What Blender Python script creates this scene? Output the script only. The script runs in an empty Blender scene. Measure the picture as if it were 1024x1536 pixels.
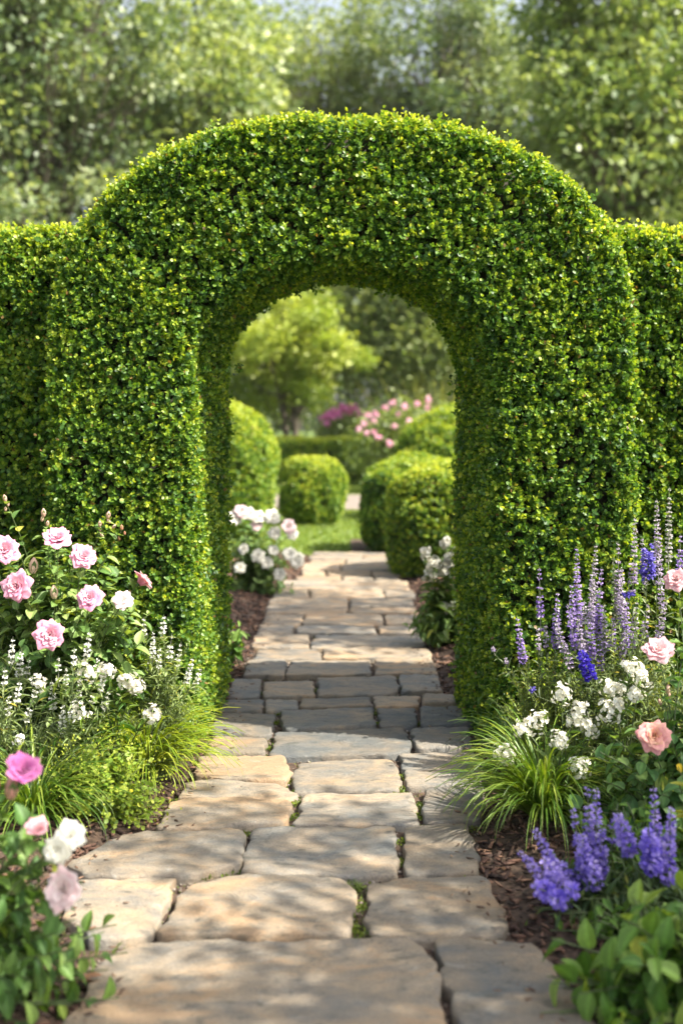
import bpy, math, random
import numpy as np
from mathutils import Vector

# ------------------------------------------------------------------ camera, sky, sun, exposure
S = bpy.context.scene
CAM_H, FPX, HOR = 1.5, 1600.0, 640.0
cam = bpy.data.objects.new("camera", bpy.data.cameras.new("camera"))
S.collection.objects.link(cam); S.camera = cam
cam.location = (0, 0, CAM_H); cam.rotation_euler = (math.radians(90), 0, 0)
cam.data.sensor_fit = 'VERTICAL'; cam.data.sensor_height = 36; cam.data.lens = 37.5
cam.data.shift_y = -128.0 / 1536.0
cam.data.clip_start = 0.05; cam.data.clip_end = 600
cam.data.dof.use_dof = True; cam.data.dof.focus_distance = 4.4; cam.data.dof.aperture_fstop = 1.4
SUN_EL, SUN_A = math.radians(50), math.radians(21)      # elevation; turn from the right towards the camera
W = bpy.data.worlds.new("World"); S.world = W; W.use_nodes = True
wn = W.node_tree.nodes; sky = wn.new('ShaderNodeTexSky'); sky.sky_type = 'NISHITA'; sky.sun_disc = False
sky.dust_density = 4.0; sky.sun_elevation = SUN_EL; sky.sun_rotation = math.radians(90) + SUN_A
hs = wn.new('ShaderNodeHueSaturation'); hs.inputs['Saturation'].default_value = .5; hs.inputs['Value'].default_value = 1.25
W.node_tree.links.new(sky.outputs[0], hs.inputs['Color']); W.node_tree.links.new(hs.outputs[0], wn['Background'].inputs[0]); wn['Background'].inputs[1].default_value = 0.10
sl = bpy.data.lights.new("sun", 'SUN'); sl.energy = 5.0; sl.angle = math.radians(0.5); sl.color = (1.0, 0.93, 0.80)
so = bpy.data.objects.new("sun", sl); S.collection.objects.link(so)
SD = Vector((math.cos(SUN_EL)*math.cos(SUN_A), -math.cos(SUN_EL)*math.sin(SUN_A), math.sin(SUN_EL)))
so.rotation_euler = (-SD).to_track_quat('-Z', 'Y').to_euler(); so.location = (8, 0, 10)
S.view_settings.view_transform = 'Standard'; S.view_settings.look = 'None'
S.view_settings.exposure = 1.5; S.view_settings.gamma = 1
S.cycles.max_bounces = 8; S.cycles.transparent_max_bounces = 8
S.cycles.sample_clamp_indirect = 6

# ------------------------------------------------------------------ helpers
rng = np.random.default_rng(7)
def A(*x): return np.array(x, dtype=float)
def norm(v): return v / np.maximum(np.linalg.norm(v, axis=-1, keepdims=True), 1e-9)
def P(px, py, Y): return A((px-512)*Y/FPX, Y, CAM_H-(py-HOR)*Y/FPX)
def G(px, py):
    Y = CAM_H*FPX/(py-HOR); return A((px-512)*Y/FPX, Y, 0)
def rv(n, s=1.0): return rng.normal(size=(n, 3))*s
def frames(d, n):
    y = norm(d); x = np.cross(y, n); bad = np.linalg.norm(x, axis=1) < 1e-4
    x[bad] = np.cross(y[bad], A(1, .3, .2)); x = norm(x); z = np.cross(x, y)
    return np.stack([x, y, z], axis=2)
def mixc(pal, t):
    pal = np.array(pal, float); t = np.clip(t, 0, .9999)*(len(pal)-1); i = t.astype(int); f = (t-i)[:, None]
    return pal[i]*(1-f)+pal[i+1]*f

class Geo:
    def __init__(s): s.V = []; s.C = []; s.F = {}; s.n = 0; s.M = {}
    def raw(s, V, F, C, mi=0):
        V = np.asarray(V, float).reshape(-1, 3); F = np.asarray(F, int)
        C = np.broadcast_to(np.asarray(C, float), V.shape)
        s.V.append(V); s.C.append(C)
        s.F.setdefault((F.shape[1], mi), []).append(F+s.n); s.n += len(V)
    def inst(s, T, F, R, pos, sc, col, mi=0):
        N = len(pos)
        if N == 0: return
        sc = np.asarray(sc, float)
        if sc.ndim == 1: sc = np.repeat(sc[:, None], 3, 1)
        v = np.einsum('nij,nvj->nvi', R, T[None]*sc[:, None, :]) + pos[:, None, :]
        f = F[None]+(np.arange(N)*len(T))[:, None, None]
        col = np.asarray(col, float)
        if col.ndim == 2: col = np.repeat(col[:, None, :], len(T), 1)
        s.raw(v.reshape(-1, 3), f.reshape(-1, F.shape[1]), col.reshape(-1, 3), mi)
    def tube(s, pts, rad, col, k=6, mi=0):
        pts = np.asarray(pts, float); n = len(pts); rad = np.broadcast_to(rad, (n,))
        t = np.gradient(pts, axis=0); R = frames(t, np.broadcast_to(A(.31, .17, .93), t.shape) + 0*t)
        a = np.linspace(0, 2*np.pi, k, endpoint=False)
        ring = pts[:, None]+rad[:, None, None]*(np.cos(a)[None, :, None]*R[:, None, :, 0]+np.sin(a)[None, :, None]*R[:, None, :, 2])
        i, j = np.meshgrid(np.arange(n-1), np.arange(k), indexing='ij'); j2 = (j+1) % k
        F = np.stack([i*k+j, i*k+j2, (i+1)*k+j2, (i+1)*k+j], -1).reshape(-1, 4)
        s.raw(ring.reshape(-1, 3), F, col, mi)
    def build(s, name, mats, parent=None, smooth=True):
        V = np.concatenate(s.V); C = np.concatenate(s.C)
        if parent is not None: V = V-np.array(parent.location)[None]
        me = bpy.data.meshes.new(name); me.vertices.add(len(V)); me.vertices.foreach_set("co", V.astype(np.float32).ravel())
        loops = []; starts = []; mis = []; off = 0
        for (k, mi), L in s.F.items():
            F = np.concatenate(L); loops.append(F.ravel()); starts.append(off+np.arange(len(F))*k); off += F.size; mis.append(np.full(len(F), mi))
        loops = np.concatenate(loops).astype(np.int32); starts = np.concatenate(starts).astype(np.int32)
        me.loops.add(len(loops)); me.loops.foreach_set("vertex_index", loops)
        me.polygons.add(len(starts)); me.polygons.foreach_set("loop_start", starts)
        me.polygons.foreach_set("material_index", np.concatenate(mis).astype(np.int32))
        me.update(calc_edges=True)
        if smooth: me.polygons.foreach_set("use_smooth", np.ones(len(starts), bool))
        at = me.color_attributes.new("col", 'FLOAT_COLOR', 'POINT')
        at.data.foreach_set("color", np.concatenate([C, np.ones((len(C), 1))], 1).astype(np.float32).ravel())
        if not isinstance(mats, (list, tuple)): mats = [mats]
        for m in mats: me.materials.append(m)
        o = bpy.data.objects.new(name, me); S.collection.objects.link(o)
        if parent is not None: o.parent = parent
        return o

def tag(o, label=None, cat=None, group=None, kind=None):
    if label: o["label"] = label
    if cat: o["category"] = cat
    if group: o["group"] = group
    if kind: o["kind"] = kind
    return o
def thing(name, label, cat, loc, group=None):
    o = bpy.data.objects.new(name, None); S.collection.objects.link(o); o.location = tuple(float(x) for x in loc)
    o.empty_display_size = .1
    return tag(o, label, cat, group)

# ------------------------------------------------------------------ materials
def newmat(name):
    m = bpy.data.materials.new(name); m.use_nodes = True; nt = m.node_tree
    return m, nt, nt.nodes['Principled BSDF'], nt.nodes['Material Output']
def vcol(nt):
    n = nt.nodes.new('ShaderNodeVertexColor'); n.layer_name = "col"; return n.outputs[0]
def leafmat(name, rough=.46, trans=.38, tcol=(1.5, 1.35, .45), spec=.5, var=.25):
    m, nt, p, out = newmat(name); c = vcol(nt)
    tc = nt.nodes.new('ShaderNodeNewGeometry')
    nz = nt.nodes.new('ShaderNodeTexNoise'); nz.inputs['Scale'].default_value = 120; nz.inputs['Detail'].default_value = 2
    nt.links.new(tc.outputs['Position'], nz.inputs['Vector'])
    mr = nt.nodes.new('ShaderNodeMapRange'); mr.inputs[3].default_value = 1-var; mr.inputs[4].default_value = 1+var
    nt.links.new(nz.outputs[0], mr.inputs[0])
    mx = nt.nodes.new('ShaderNodeVectorMath'); mx.operation = 'SCALE'
    nt.links.new(c, mx.inputs[0]); nt.links.new(mr.outputs[0], mx.inputs['Scale'])
    nt.links.new(mx.outputs[0], p.inputs['Base Color'])
    p.inputs['Roughness'].default_value = rough; p.inputs['Specular IOR Level'].default_value = spec
    mul = nt.nodes.new('ShaderNodeVectorMath'); mul.operation = 'MULTIPLY'; mul.inputs[1].default_value = tcol
    nt.links.new(mx.outputs[0], mul.inputs[0])
    tr = nt.nodes.new('ShaderNodeBsdfTranslucent'); nt.links.new(mul.outputs[0], tr.inputs[0])
    ms = nt.nodes.new('ShaderNodeMixShader'); ms.inputs[0].default_value = trans
    nt.links.new(p.outputs[0], ms.inputs[1]); nt.links.new(tr.outputs[0], ms.inputs[2]); nt.links.new(ms.outputs[0], out.inputs[0])
    return m
M_leaf = leafmat("hedge_leaf", rough=.46, trans=.40)
M_foliage = leafmat("plant_leaf", rough=.52, spec=.4, var=.32, trans=.35)
M_tree = leafmat("tree_leaf", rough=.45, trans=.4, tcol=(1.3, 1.25, .5))
M_grass = leafmat("grass_blade", rough=.4, trans=.35)
M_petal = leafmat("petal", rough=.6, trans=.35, tcol=(1.0, 1.0, 1.0), spec=.25, var=.06)
def barkmat(name, c1, c2, scale=25):
    m, nt, p, out = newmat(name)
    g = nt.nodes.new('ShaderNodeNewGeometry'); nz = nt.nodes.new('ShaderNodeTexNoise'); nz.inputs['Scale'].default_value = scale; nz.inputs['Detail'].default_value = 5
    nt.links.new(g.outputs['Position'], nz.inputs['Vector'])
    cr = nt.nodes.new('ShaderNodeValToRGB'); cr.color_ramp.elements[0].color = (*c1, 1); cr.color_ramp.elements[1].color = (*c2, 1)
    cr.color_ramp.elements[0].position = .35; cr.color_ramp.elements[1].position = .65
    nt.links.new(nz.outputs[0], cr.inputs[0]); nt.links.new(cr.outputs[0], p.inputs['Base Color'])
    b = nt.nodes.new('ShaderNodeBump'); b.inputs['Strength'].default_value = .6; b.inputs['Distance'].default_value = .01
    nt.links.new(nz.outputs[0], b.inputs['Height']); nt.links.new(b.outputs[0], p.inputs['Normal']); p.inputs['Roughness'].default_value = .9
    return m
M_core = barkmat("twiggy_core", (.012, .012, .006), (.035, .03, .015), 60)
M_bark = barkmat("bark", (.06, .05, .04), (.16, .13, .10), 14)
M_soil = barkmat("soil", (.028, .017, .011), (.09, .055, .035), 45)
m, nt, p, out = newmat("stem"); nt.links.new(vcol(nt), p.inputs['Base Color']); p.inputs['Roughness'].default_value = .55; M_stem = m
m, nt, p, out = newmat("mulch_chip"); nt.links.new(vcol(nt), p.inputs['Base Color']); p.inputs['Roughness'].default_value = .85; M_chip = m

def stonemat():
    m, nt, p, out = newmat("sandstone_flag"); N = nt.nodes; L = nt.links
    g = N.new('ShaderNodeNewGeometry'); c = N.new('ShaderNodeVertexColor'); c.layer_name = "col"
    sep = N.new('ShaderNodeSeparateColor'); L.new(c.outputs[0], sep.inputs[0])      # R = bias tan/grey, G = lightness, B = seed
    off = N.new('ShaderNodeVectorMath'); off.operation = 'MULTIPLY_ADD'
    comb = N.new('ShaderNodeCombineXYZ')
    for i in range(3): L.new(sep.outputs[2], comb.inputs[i])
    off.inputs[1].default_value = (37, 53, 11); L.new(comb.outputs[0], off.inputs[0]); L.new(g.outputs['Position'], off.inputs[2])
    mp = N.new('ShaderNodeMapping'); mp.inputs['Scale'].default_value = (1.1, 1.9, 1.0); L.new(off.outputs[0], mp.inputs[0])
    def noise(vec, sc, det, ro=.55, dist=0):
        n = N.new('ShaderNodeTexNoise'); n.inputs['Scale'].default_value = sc; n.inputs['Detail'].default_value = det
        n.inputs['Roughness'].default_value = ro; n.inputs['Distortion'].default_value = dist; L.new(vec, n.inputs['Vector']); return n.outputs[0]
    big = noise(mp.outputs[0], 3.0, 5, .6, .8); mid = noise(mp.outputs[0], 14, 8, .65, .4); fine = noise(off.outputs[0], 160, 6, .7); lay = noise(mp.outputs[0], 7, 10, .7, 1.5)
    ad = N.new('ShaderNodeMath'); ad.operation = 'ADD'; L.new(big, ad.inputs[0]); L.new(sep.outputs[0], ad.inputs[1])
    ad2 = N.new('ShaderNodeMath'); ad2.operation = 'MULTIPLY_ADD'; ad2.inputs[1].default_value = .35; L.new(mid, ad2.inputs[0]); L.new(ad.outputs[0], ad2.inputs[2])
    cr = N.new('ShaderNodeValToRGB'); e = cr.color_ramp.elements
    e[0].position = .42; e[0].color = (.10, .112, .125, 1); e[1].position = 1.06; e[1].color = (.42, .29, .175, 1)
    for po, co in ((.62, (.17, .175, .168)), (.76, (.245, .215, .175)), (.90, (.34, .27, .19))):
        x = e.new(po); x.color = (*co, 1)
    L.new(ad2.outputs[0], cr.inputs[0])
    # lichen / mineral stains
    st = N.new('ShaderNodeValToRGB'); st.color_ramp.elements[0].position = .60; st.color_ramp.elements[1].position = .72; L.new(lay, st.inputs[0])
    mx = N.new('ShaderNodeMix'); mx.data_type = 'RGBA'; mx.inputs[7].default_value = (.40, .385, .35, 1)
    sm = N.new('ShaderNodeMath'); sm.operation = 'MULTIPLY'; sm.inputs[1].default_value = .7; L.new(st.outputs[0], sm.inputs[0]); L.new(sm.outputs[0], mx.inputs[0]); L.new(cr.outputs[0], mx.inputs[6])
    dk = N.new('ShaderNodeValToRGB'); dk.color_ramp.elements[0].position = .30; dk.color_ramp.elements[0].color = (1, 1, 1, 1); dk.color_ramp.elements[1].position = .44; dk.color_ramp.elements[1].color = (0, 0, 0, 1); L.new(mid, dk.inputs[0])
    dm = N.new('ShaderNodeMath'); dm.operation = 'MULTIPLY'; dm.inputs[1].default_value = .6; L.new(dk.outputs[0], dm.inputs[0])
    mx2 = N.new('ShaderNodeMix'); mx2.data_type = 'RGBA'; mx2.inputs[7].default_value = (.075, .075, .055, 1); L.new(dm.outputs[0], mx2.inputs[0]); L.new(mx.outputs[2], mx2.inputs[6])
    mr = N.new('ShaderNodeMapRange'); mr.inputs[1].default_value = .25; mr.inputs[2].default_value = .75; mr.inputs[3].default_value = .52; mr.inputs[4].default_value = 1.08; L.new(fine, mr.inputs[0])
    k = N.new('ShaderNodeMath'); k.operation = 'MULTIPLY'; L.new(mr.outputs[0], k.inputs[0]); L.new(sep.outputs[1], k.inputs[1])
    v = N.new('ShaderNodeVectorMath'); v.operation = 'SCALE'; L.new(mx2.outputs[2], v.inputs[0]); L.new(k.outputs[0], v.inputs['Scale'])
    L.new(v.outputs[0], p.inputs['Base Color']); p.inputs['Roughness'].default_value = .78
    h = N.new('ShaderNodeMath'); h.operation = 'MULTIPLY_ADD'; h.inputs[1].default_value = .18; L.new(fine, h.inputs[0]); L.new(lay, h.inputs[2])
    b = N.new('ShaderNodeBump'); b.inputs['Strength'].default_value = .9; b.inputs['Distance'].default_value = .022
    L.new(h.outputs[0], b.inputs['Height']); L.new(b.outputs[0], p.inputs['Normal'])
    return m
M_stone = stonemat()
def groundmat(name, c1, c2, c3, scale):
    m, nt, p, out = newmat(name); N = nt.nodes; L = nt.links
    g = N.new('ShaderNodeNewGeometry'); a = N.new('ShaderNodeTexNoise'); a.inputs['Scale'].default_value = scale; a.inputs['Detail'].default_value = 8
    L.new(g.outputs['Position'], a.inputs['Vector'])
    cr = N.new('ShaderNodeValToRGB'); e = cr.color_ramp.elements; e[0].position = .3; e[0].color = (*c1, 1); e[1].position = .7; e[1].color = (*c3, 1); x = e.new(.5); x.color = (*c2, 1)
    L.new(a.outputs[0], cr.inputs[0]); L.new(cr.outputs[0], p.inputs['Base Color']); p.inputs['Roughness'].default_value = .9
    b = N.new('ShaderNodeBump'); b.inputs['Distance'].default_value = .03; L.new(a.outputs[0], b.inputs['Height']); L.new(b.outputs[0], p.inputs['Normal'])
    return m
M_lawn = groundmat("lawn_turf", (.05, .09, .015), (.10, .16, .025), (.17, .22, .045), 3.5)
M_gravel = groundmat("gravel", (.15, .12, .10), (.21, .17, .145), (.28, .235, .20), 40)

# ------------------------------------------------------------------ leaf templates (unit width, unit length along +y)
T2 = A([0, 0, 0], [-.44, .30, .10], [-.40, .72, .08], [0, 1, -.03], [.40, .72, .08], [.44, .30, .10]).reshape(-1, 3)
F2 = np.array([[0, 3, 2, 1], [0, 5, 4, 3]])
def bigleaf(peak=.42, fold=.22, curve=.28, rows=7):
    vs = []
    for i in range(rows):
        v = i/(rows-1); w = .5*(math.sin(math.pi*min(1, v**(math.log(.5)/math.log(peak))))**.75) if 0 < v < 1 else .02
        for u in (-1, -.5, 0, .5, 1): vs.append((u*w, v, fold*abs(u)**1.3*w*1.4-curve*v*v+.012*math.sin(9*v+4*u)))
    F = [[r*5+c, r*5+c+1, (r+1)*5+c+1, (r+1)*5+c] for r in range(rows-1) for c in range(4)]
    return np.array(vs), np.array(F)
TB, FB = bigleaf()
VEIN = np.tile([1.08, .90, 1.42, .90, 1.08], 7)
TN, FN = bigleaf(.45, .1, .18, 5)
def fan(n=14, lobes=5):
    vs = [(0, .5, 0)]
    for i in range(n):
        a = 2*math.pi*i/n; r = .5*(1-.16*abs(math.sin(a*lobes/2))); vs.append((r*math.sin(a), .5-r*math.cos(a), .07+.03*math.cos(a*lobes)))
    return np.array(vs), np.array([[0, 1+i, 1+(i+1) % n] for i in range(n)])
TFAN, FFAN = fan()

# ------------------------------------------------------------------ hedge foliage from implicit shapes
def lump(p, a=.018, k=7.0, s=0):
    x, y, z = p[:, 0]*k+s, p[:, 1]*k+s*1.7, p[:, 2]*k+s*.6
    return a*(np.sin(x*1.0+np.sin(z*.7))*np.sin(z*.9+1.3)*.9+np.sin(x*2.3+y*1.9)*np.sin(z*2.1+y)*.6+np.sin(y*1.3+z*.5)*.5)
def sample_surface(f, lo, hi, dens, eps=.04):
    lo, hi = np.array(lo, float), np.array(hi, float); vol = np.prod(hi-lo); Mn = int(dens*vol/(2*eps)); outP = []; outN = []
    while Mn > 0:
        m_ = min(Mn, 400000); Mn -= m_
        p = lo+rng.random((m_, 3))*(hi-lo); v = f(p); k = np.abs(v) < eps*2.5; p = p[k]; v = v[k]
        if len(p) == 0: continue
        e = 1e-3; g = np.stack([(f(p+e*np.eye(3)[i])-f(p-e*np.eye(3)[i]))/(2*e) for i in range(3)], 1)
        gn = np.linalg.norm(g, axis=1)+1e-6; d = v/gn; k = np.abs(d) < eps
        p, g, gn, d = p[k], g[k], gn[k], d[k]; n = g/gn[:, None]; p = p-n*d[:, None]; outP.append(p); outN.append(n)
    return np.concatenate(outP), np.concatenate(outN)
PAL_BOX = [(.030, .085, .020), (.062, .150, .025), (.130, .245, .030), (.27, .375, .036), (.45, .50, .06)]
def sprigs(geo, p, n, leaf=.024, pairs=4, up=.35, stray=.02, pal=PAL_BOX, bright=0.0, spread=.55):
    N = len(p); depth = -rng.random(N)**1.3*leaf*1.6; stick = rng.random(N) < .05
    depth[stick] += stray*rng.random(stick.sum())*1.4
    a = norm(n*.75+rv(N, spread)+A(0, 0, up)); L = leaf*rng.uniform(1.1, 2.0, N)
    top = np.clip(n[:, 2], 0, 1); stick |= (rng.random(N) < .16*top); L = L*(1+.35*top); grow_sun_tint = .32*top+.11*np.sin(p[:, 0]*11+2*np.sin(p[:, 2]*5))*np.sin(p[:, 2]*13+p[:, 1]*9)     # young shoots longer on top; their lighter tint also paints in the sunlit rim
    L[stick] *= 1.5
    base = p+n*depth[:, None]-a*(L*.5)[:, None]
    s = norm(np.cross(a, rv(N))); t = np.cross(a, s); tone = rng.random(N)
    for k in range(pairs):
        f = (k+.5)/pairs; th = math.radians(72-42*f); ax = (s, t)[k % 2]; oth = (t, s)[k % 2]
        for sg in (-1, 1):
            d = norm(a*math.cos(th)+ax*sg*math.sin(th)+rv(N, .22)); R = frames(d, norm(a*1.0+rv(N, .25)))
            sz = leaf*(1.05-.35*f)*rng.uniform(.75, 1.15, N)
            sc = np.stack([sz*rng.uniform(.68, .9, N), sz, sz*.6], 1)
            c = mixc(pal, np.clip(.06+.56*f*f+.40*(tone**2)+rng.normal(0, .10, N)+bright+grow_sun_tint, 0, 1))
            old = rng.random(N) < .012; c[old] = A(.22, .14, .05)
            geo.inst(T2, F2, R, base+a*(L*f)[:, None], sc, c)

def rbox(p, c, h, r):
    q = np.abs(p-c)-h+r; return np.linalg.norm(np.maximum(q, 0), axis=1)+np.minimum(q.max(1), 0)-r

# the hedge arch
AX, YF, YB = .004, 4.80, 5.70
OA, OZ, OB = 1.328, 1.94, .965          # outer half width, spring height, rise
def inner_hw(y): return .692-.092*np.clip((y-YF)/(YB-YF), 0, 1)
IZ, IB = 1.76, .50
def arch2d(x, z, y):
    x = x-AX; zo = np.maximum(z-OZ, 0); q = ((np.abs(x)/OA)**2.25+(zo/OB)**2.25+1e-9)**(1/2.25)     # squarish rounded shoulders
    outer = np.where(z > OZ, (q-1)*np.minimum(OA, OB), np.abs(x)-OA-.02*np.clip(1.2-z, 0, 1))
    ih = inner_hw(y); zi = np.maximum(z-IZ, 0); qi = np.sqrt((x/ih)**2+(zi/IB)**2)
    inner = np.where(z > IZ, (qi-1)*np.minimum(ih, IB), np.abs(x)-ih)
    return np.maximum(outer, -inner)
def arch_sdf(p, r=.065):
    f2 = arch2d(p[:, 0], p[:, 2], p[:, 1]); fy = np.abs(p[:, 1]-(YF+YB)/2)-(YB-YF)/2
    a, b = f2+r, fy+r
    return np.minimum(np.maximum(a, b), 0)+np.sqrt(np.maximum(a, 0)**2+np.maximum(b, 0)**2)-r+lump(p, .010)
arch = thing('hedge_arch', 'tall clipped boxwood arch with round opening spanning the stone path', 'hedge arch', (AX, 5.25, 0))
p_, n_ = sample_surface(arch_sdf, (-1.6, 4.55, .0), (1.6, 5.95, 3.2), 3700)
keep = np.ones(len(p_), bool); u_ = rng.random(len(p_))
keep &= u_ < np.clip(.86+.25*np.sin(p_[:, 0]*6.1+p_[:, 2]*3.7)*np.sin(p_[:, 2]*7.3+p_[:, 1]*5)+.12*np.sin(p_[:, 0]*17)*np.sin(p_[:, 2]*15), .55, 1)
keep &= u_ < np.clip(.45+p_[:, 2]*2.2, 0, 1)
keep &= ~((n_[:, 1] > .6) & (u_ > .30))
keep &= ~((np.abs(p_[:, 0]) > 1.25) & (p_[:, 1] > 5.1) & (p_[:, 2] < 2.3) & (u_ > .4))
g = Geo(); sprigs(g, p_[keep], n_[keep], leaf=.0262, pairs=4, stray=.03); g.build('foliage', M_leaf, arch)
g = Geo()     # woody core the leaves sit on
def arch_core(o=.085):
    K = 72; oo = []; ii = []
    for i in range(K+1):
        t = i/K
        if t < .25: q = (-1, t/.25, None)
        elif t > .75: q = (1, (1-t)/.25, None)
        else: q = (0, 0, math.pi*(1-(t-.25)/.5))
        ao, bo, zo = OA-o, OB-o, OZ; ai, bi, zi = inner_hw(5.25)+o+.02, IB+o, IZ
        if q[2] is None: oo.append((q[0]*ao, zo*q[1])); ii.append((q[0]*ai, zi*q[1]))
        else: cs_, sn_ = math.cos(q[2]), math.sin(q[2]); oo.append((ao*math.copysign(abs(cs_)**(2/2.25), cs_), zo+bo*abs(sn_)**(2/2.25))); ii.append((ai*math.cos(q[2]), zi+bi*math.sin(q[2])))
    V = []
    for y in (YF+o+.02, YB-o-.02):
        for s_ in (oo, ii): V += [(AX+x, y, max(z, 0.0)) for x, z in s_]
    n = K+1; F = []
    for i in range(K):
        a, b, c, d = i, n+i, 2*n+i, 3*n+i
        F += [[a, a+1, b+1, b], [c, d, d+1, c+1], [a, c, c+1, a+1], [b, b+1, d+1, d]]
    return V, F
V, F = arch_core(); g.raw(V, F, (.03, .03, .02)); g.build('branch_core', M_core, arch, smooth=False)

# side hedges
for sg, lab in ((-1, 'straight clipped hedge wall joining the left pier of the arch'), (1, 'straight clipped hedge wall joining the right pier of the arch')):
    x0, x1 = 1.20, 4.6; c = A(sg*(x0+x1)/2, 5.54, 1.235); h = A((x1-x0)/2, .37, 1.235)
    f = lambda p, c=c, h=h: rbox(p, c, h, .10)+lump(p, .022, 6, 2)
    t = thing('hedge_wall', lab, 'hedge', (c[0], c[1], 0), 'hedge walls beside the arch')
    p_, n_ = sample_surface(f, c-h-.1, c+h+.1, 2900)
    k = (n_[:, 1] < .5) | (rng.random(len(p_)) < .25); k &= (np.abs(p_[:, 0]) < 2.3) | (rng.random(len(p_)) < .5); k &= p_[:, 2] > .0
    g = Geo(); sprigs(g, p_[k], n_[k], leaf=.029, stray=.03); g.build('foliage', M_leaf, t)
    g = Geo(); v = np.array([[sx, sy, sz] for sx in (-1, 1) for sy in (-1, 1) for sz in (-1, 1)], float)*(h-.09)+c
    g.raw(v, [[0, 1, 3, 2], [4, 6, 7, 5], [0, 4, 5, 1], [2, 3, 7, 6], [1, 5, 7, 3], [0, 2, 6, 4]], (.03, .03, .02)); g.build('branch_core', M_core, t, smooth=False)

# clipped balls and domes beyond the arch
def topiary(name, label, x, y, rx, ry, h, leaf, dens, pal=PAL_BOX, sq=2.6, bright=.08, group='clipped box balls and domes', seed=0):
    c = A(x, y, h*.47); R = A(rx, ry, h*.53)
    def f(p):
        q = np.abs((p-c)/R)+1e-9; return ((q**sq).sum(1)**(1/sq)-1)*R.min()+lump(p, .042, 4.2, seed)
    t = thing(name, label, 'topiary', (x, y, 0), group)
    p_, n_ = sample_surface(f, (c-R-.1)*A(1, 1, 0), c+R+.15, dens)
    k = (p_[:, 2] > .0) & ((n_[:, 1] < .35) | (rng.random(len(p_)) < .3))
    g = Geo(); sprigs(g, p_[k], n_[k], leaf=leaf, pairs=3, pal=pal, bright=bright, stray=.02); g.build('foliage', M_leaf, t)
    g = Geo(); a = np.linspace(0, 2*np.pi, 24, endpoint=False); rings = []
    for v in np.linspace(-.86, .995, 12):
        rr = (1-abs(v)**sq)**(1/sq); rings.append(np.stack([c[0]+(rx-.07)*rr*np.cos(a), c[1]+(ry-.07)*rr*np.sin(a), np.full(24, c[2]+(R[2]-.06)*v)], 1))
    V = np.concatenate(rings); F = [[r*24+i, r*24+(i+1) % 24, (r+1)*24+(i+1) % 24, (r+1)*24+i] for r in range(11) for i in range(24)]
    g.raw(V, F, (.03, .03, .02)); g.build('branch_core', M_core, t); return t
topiary('box_ball', 'bright green clipped ball nearest the arch right of the path end', 1.10, 10.7, .64, .62, 1.13, .036, 1500, seed=1)
topiary('box_ball', 'darker flat topped ball just behind the nearest right ball', .93, 12.95, .72, .68, 1.12, .038, 1300, seed=2, bright=-.10)
topiary('box_ball', 'small clipped ball on the lawn left of the gravel crossing', -.44, 16.6, .50, .48, 1.02, .04, 1200, seed=3, bright=.12)
topiary('box_dome', 'tall rounded box dome rising behind the white rose bush', -1.72, 14.6, .80, .8, 1.84, .042, 1100, seed=4, sq=2.4, bright=.10)
topiary('box_dome', 'broad dark dome below the pink flowering shrub', 1.98, 17.6, 1.08, 1.0, 1.80, .05, 900, seed=5, sq=2.2, bright=-.02)
# low hedge at the far side of the lawn
c = A(-2.4, 29.6, .56); h = A(3.1, 1.5, .56); f = lambda p: rbox(p, c, h, .08)+lump(p, .03, 4, 5)
t = thing('low_hedge', 'long low clipped hedge across the far side of the lawn', 'hedge', (c[0], c[1], 0))
p_, n_ = sample_surface(f, c-h-.1, c+h+.1, 420); k = (n_[:, 1] < .5) & (p_[:, 2] > 0)
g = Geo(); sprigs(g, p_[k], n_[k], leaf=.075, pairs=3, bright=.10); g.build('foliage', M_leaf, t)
g = Geo(); v = np.array([[sx, sy, sz] for sx in (-1, 1) for sy in (-1, 1) for sz in (-1, 1)], float)*(h-.1)+c
g.raw(v, [[0, 1, 3, 2], [4, 6, 7, 5], [0, 4, 5, 1], [2, 3, 7, 6], [1, 5, 7, 3], [0, 2, 6, 4]], (.03, .03, .02)); g.build('branch_core', M_core, t, smooth=False)

# ------------------------------------------------------------------ ground
LX = [(2.0, -.62), (2.68, -.66), (3.0, -.74), (3.2, -.84), (3.5, -.88), (3.75, -.82), (3.9, -.68), (4.2, -.60), (4.5, -.62), (5.2, -.63), (6.2, -.62), (7, -.60), (8, -.61), (9.2, -.64), (10.0, -.55), (10.6, -.40), (12.3, -.36)]
RX = [(2.0, .70), (2.6, .62), (3.04, .52), (3.48, .47), (3.85, .49), (4.3, .60), (5.2, .62), (6.2, .57), (7, .58), (8, .59), (9.2, .62), (10.4, .60), (12.3, .56)]
def pl(y): return np.interp(y, *zip(*LX))
def pr(y): return np.interp(y, *zip(*RX))
def ground_z(x, y):
    d = np.maximum(pl(y)-x, x-pr(y)); r = np.clip(d/.25, 0, 1); near = np.clip((12.4-y)/.3, 0, 1)
    nz = .5*np.sin(x*9+y*3)*np.sin(y*11-x*2)+.35*np.sin(x*31+1)*np.sin(y*27)+.15*np.sin(x*71)*np.sin(y*83)
    return (.006+.05*r*r*(3-2*r)+(.004+.012*r)*nz)*1.0
def sheet(name, x0, x1, y0, y1, st, zf, mat, label, mask=None):
    xs = np.arange(x0, x1+st/2, st); ys = np.arange(y0, y1+st/2, st); X, Y = np.meshgrid(xs, ys); nx = len(xs)
    Z = zf(X, Y); i, j = np.meshgrid(np.arange(len(ys)-1), np.arange(nx-1), indexing='ij')
    F = np.stack([i*nx+j, i*nx+j+1, (i+1)*nx+j+1, (i+1)*nx+j], -1).reshape(-1, 4)
    g = Geo(); g.raw(np.stack([X, Y, Z], -1).reshape(-1, 3), F, (.1, .08, .05)); o = g.build(name, mat)
    return tag(o, label, kind='structure')
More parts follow.
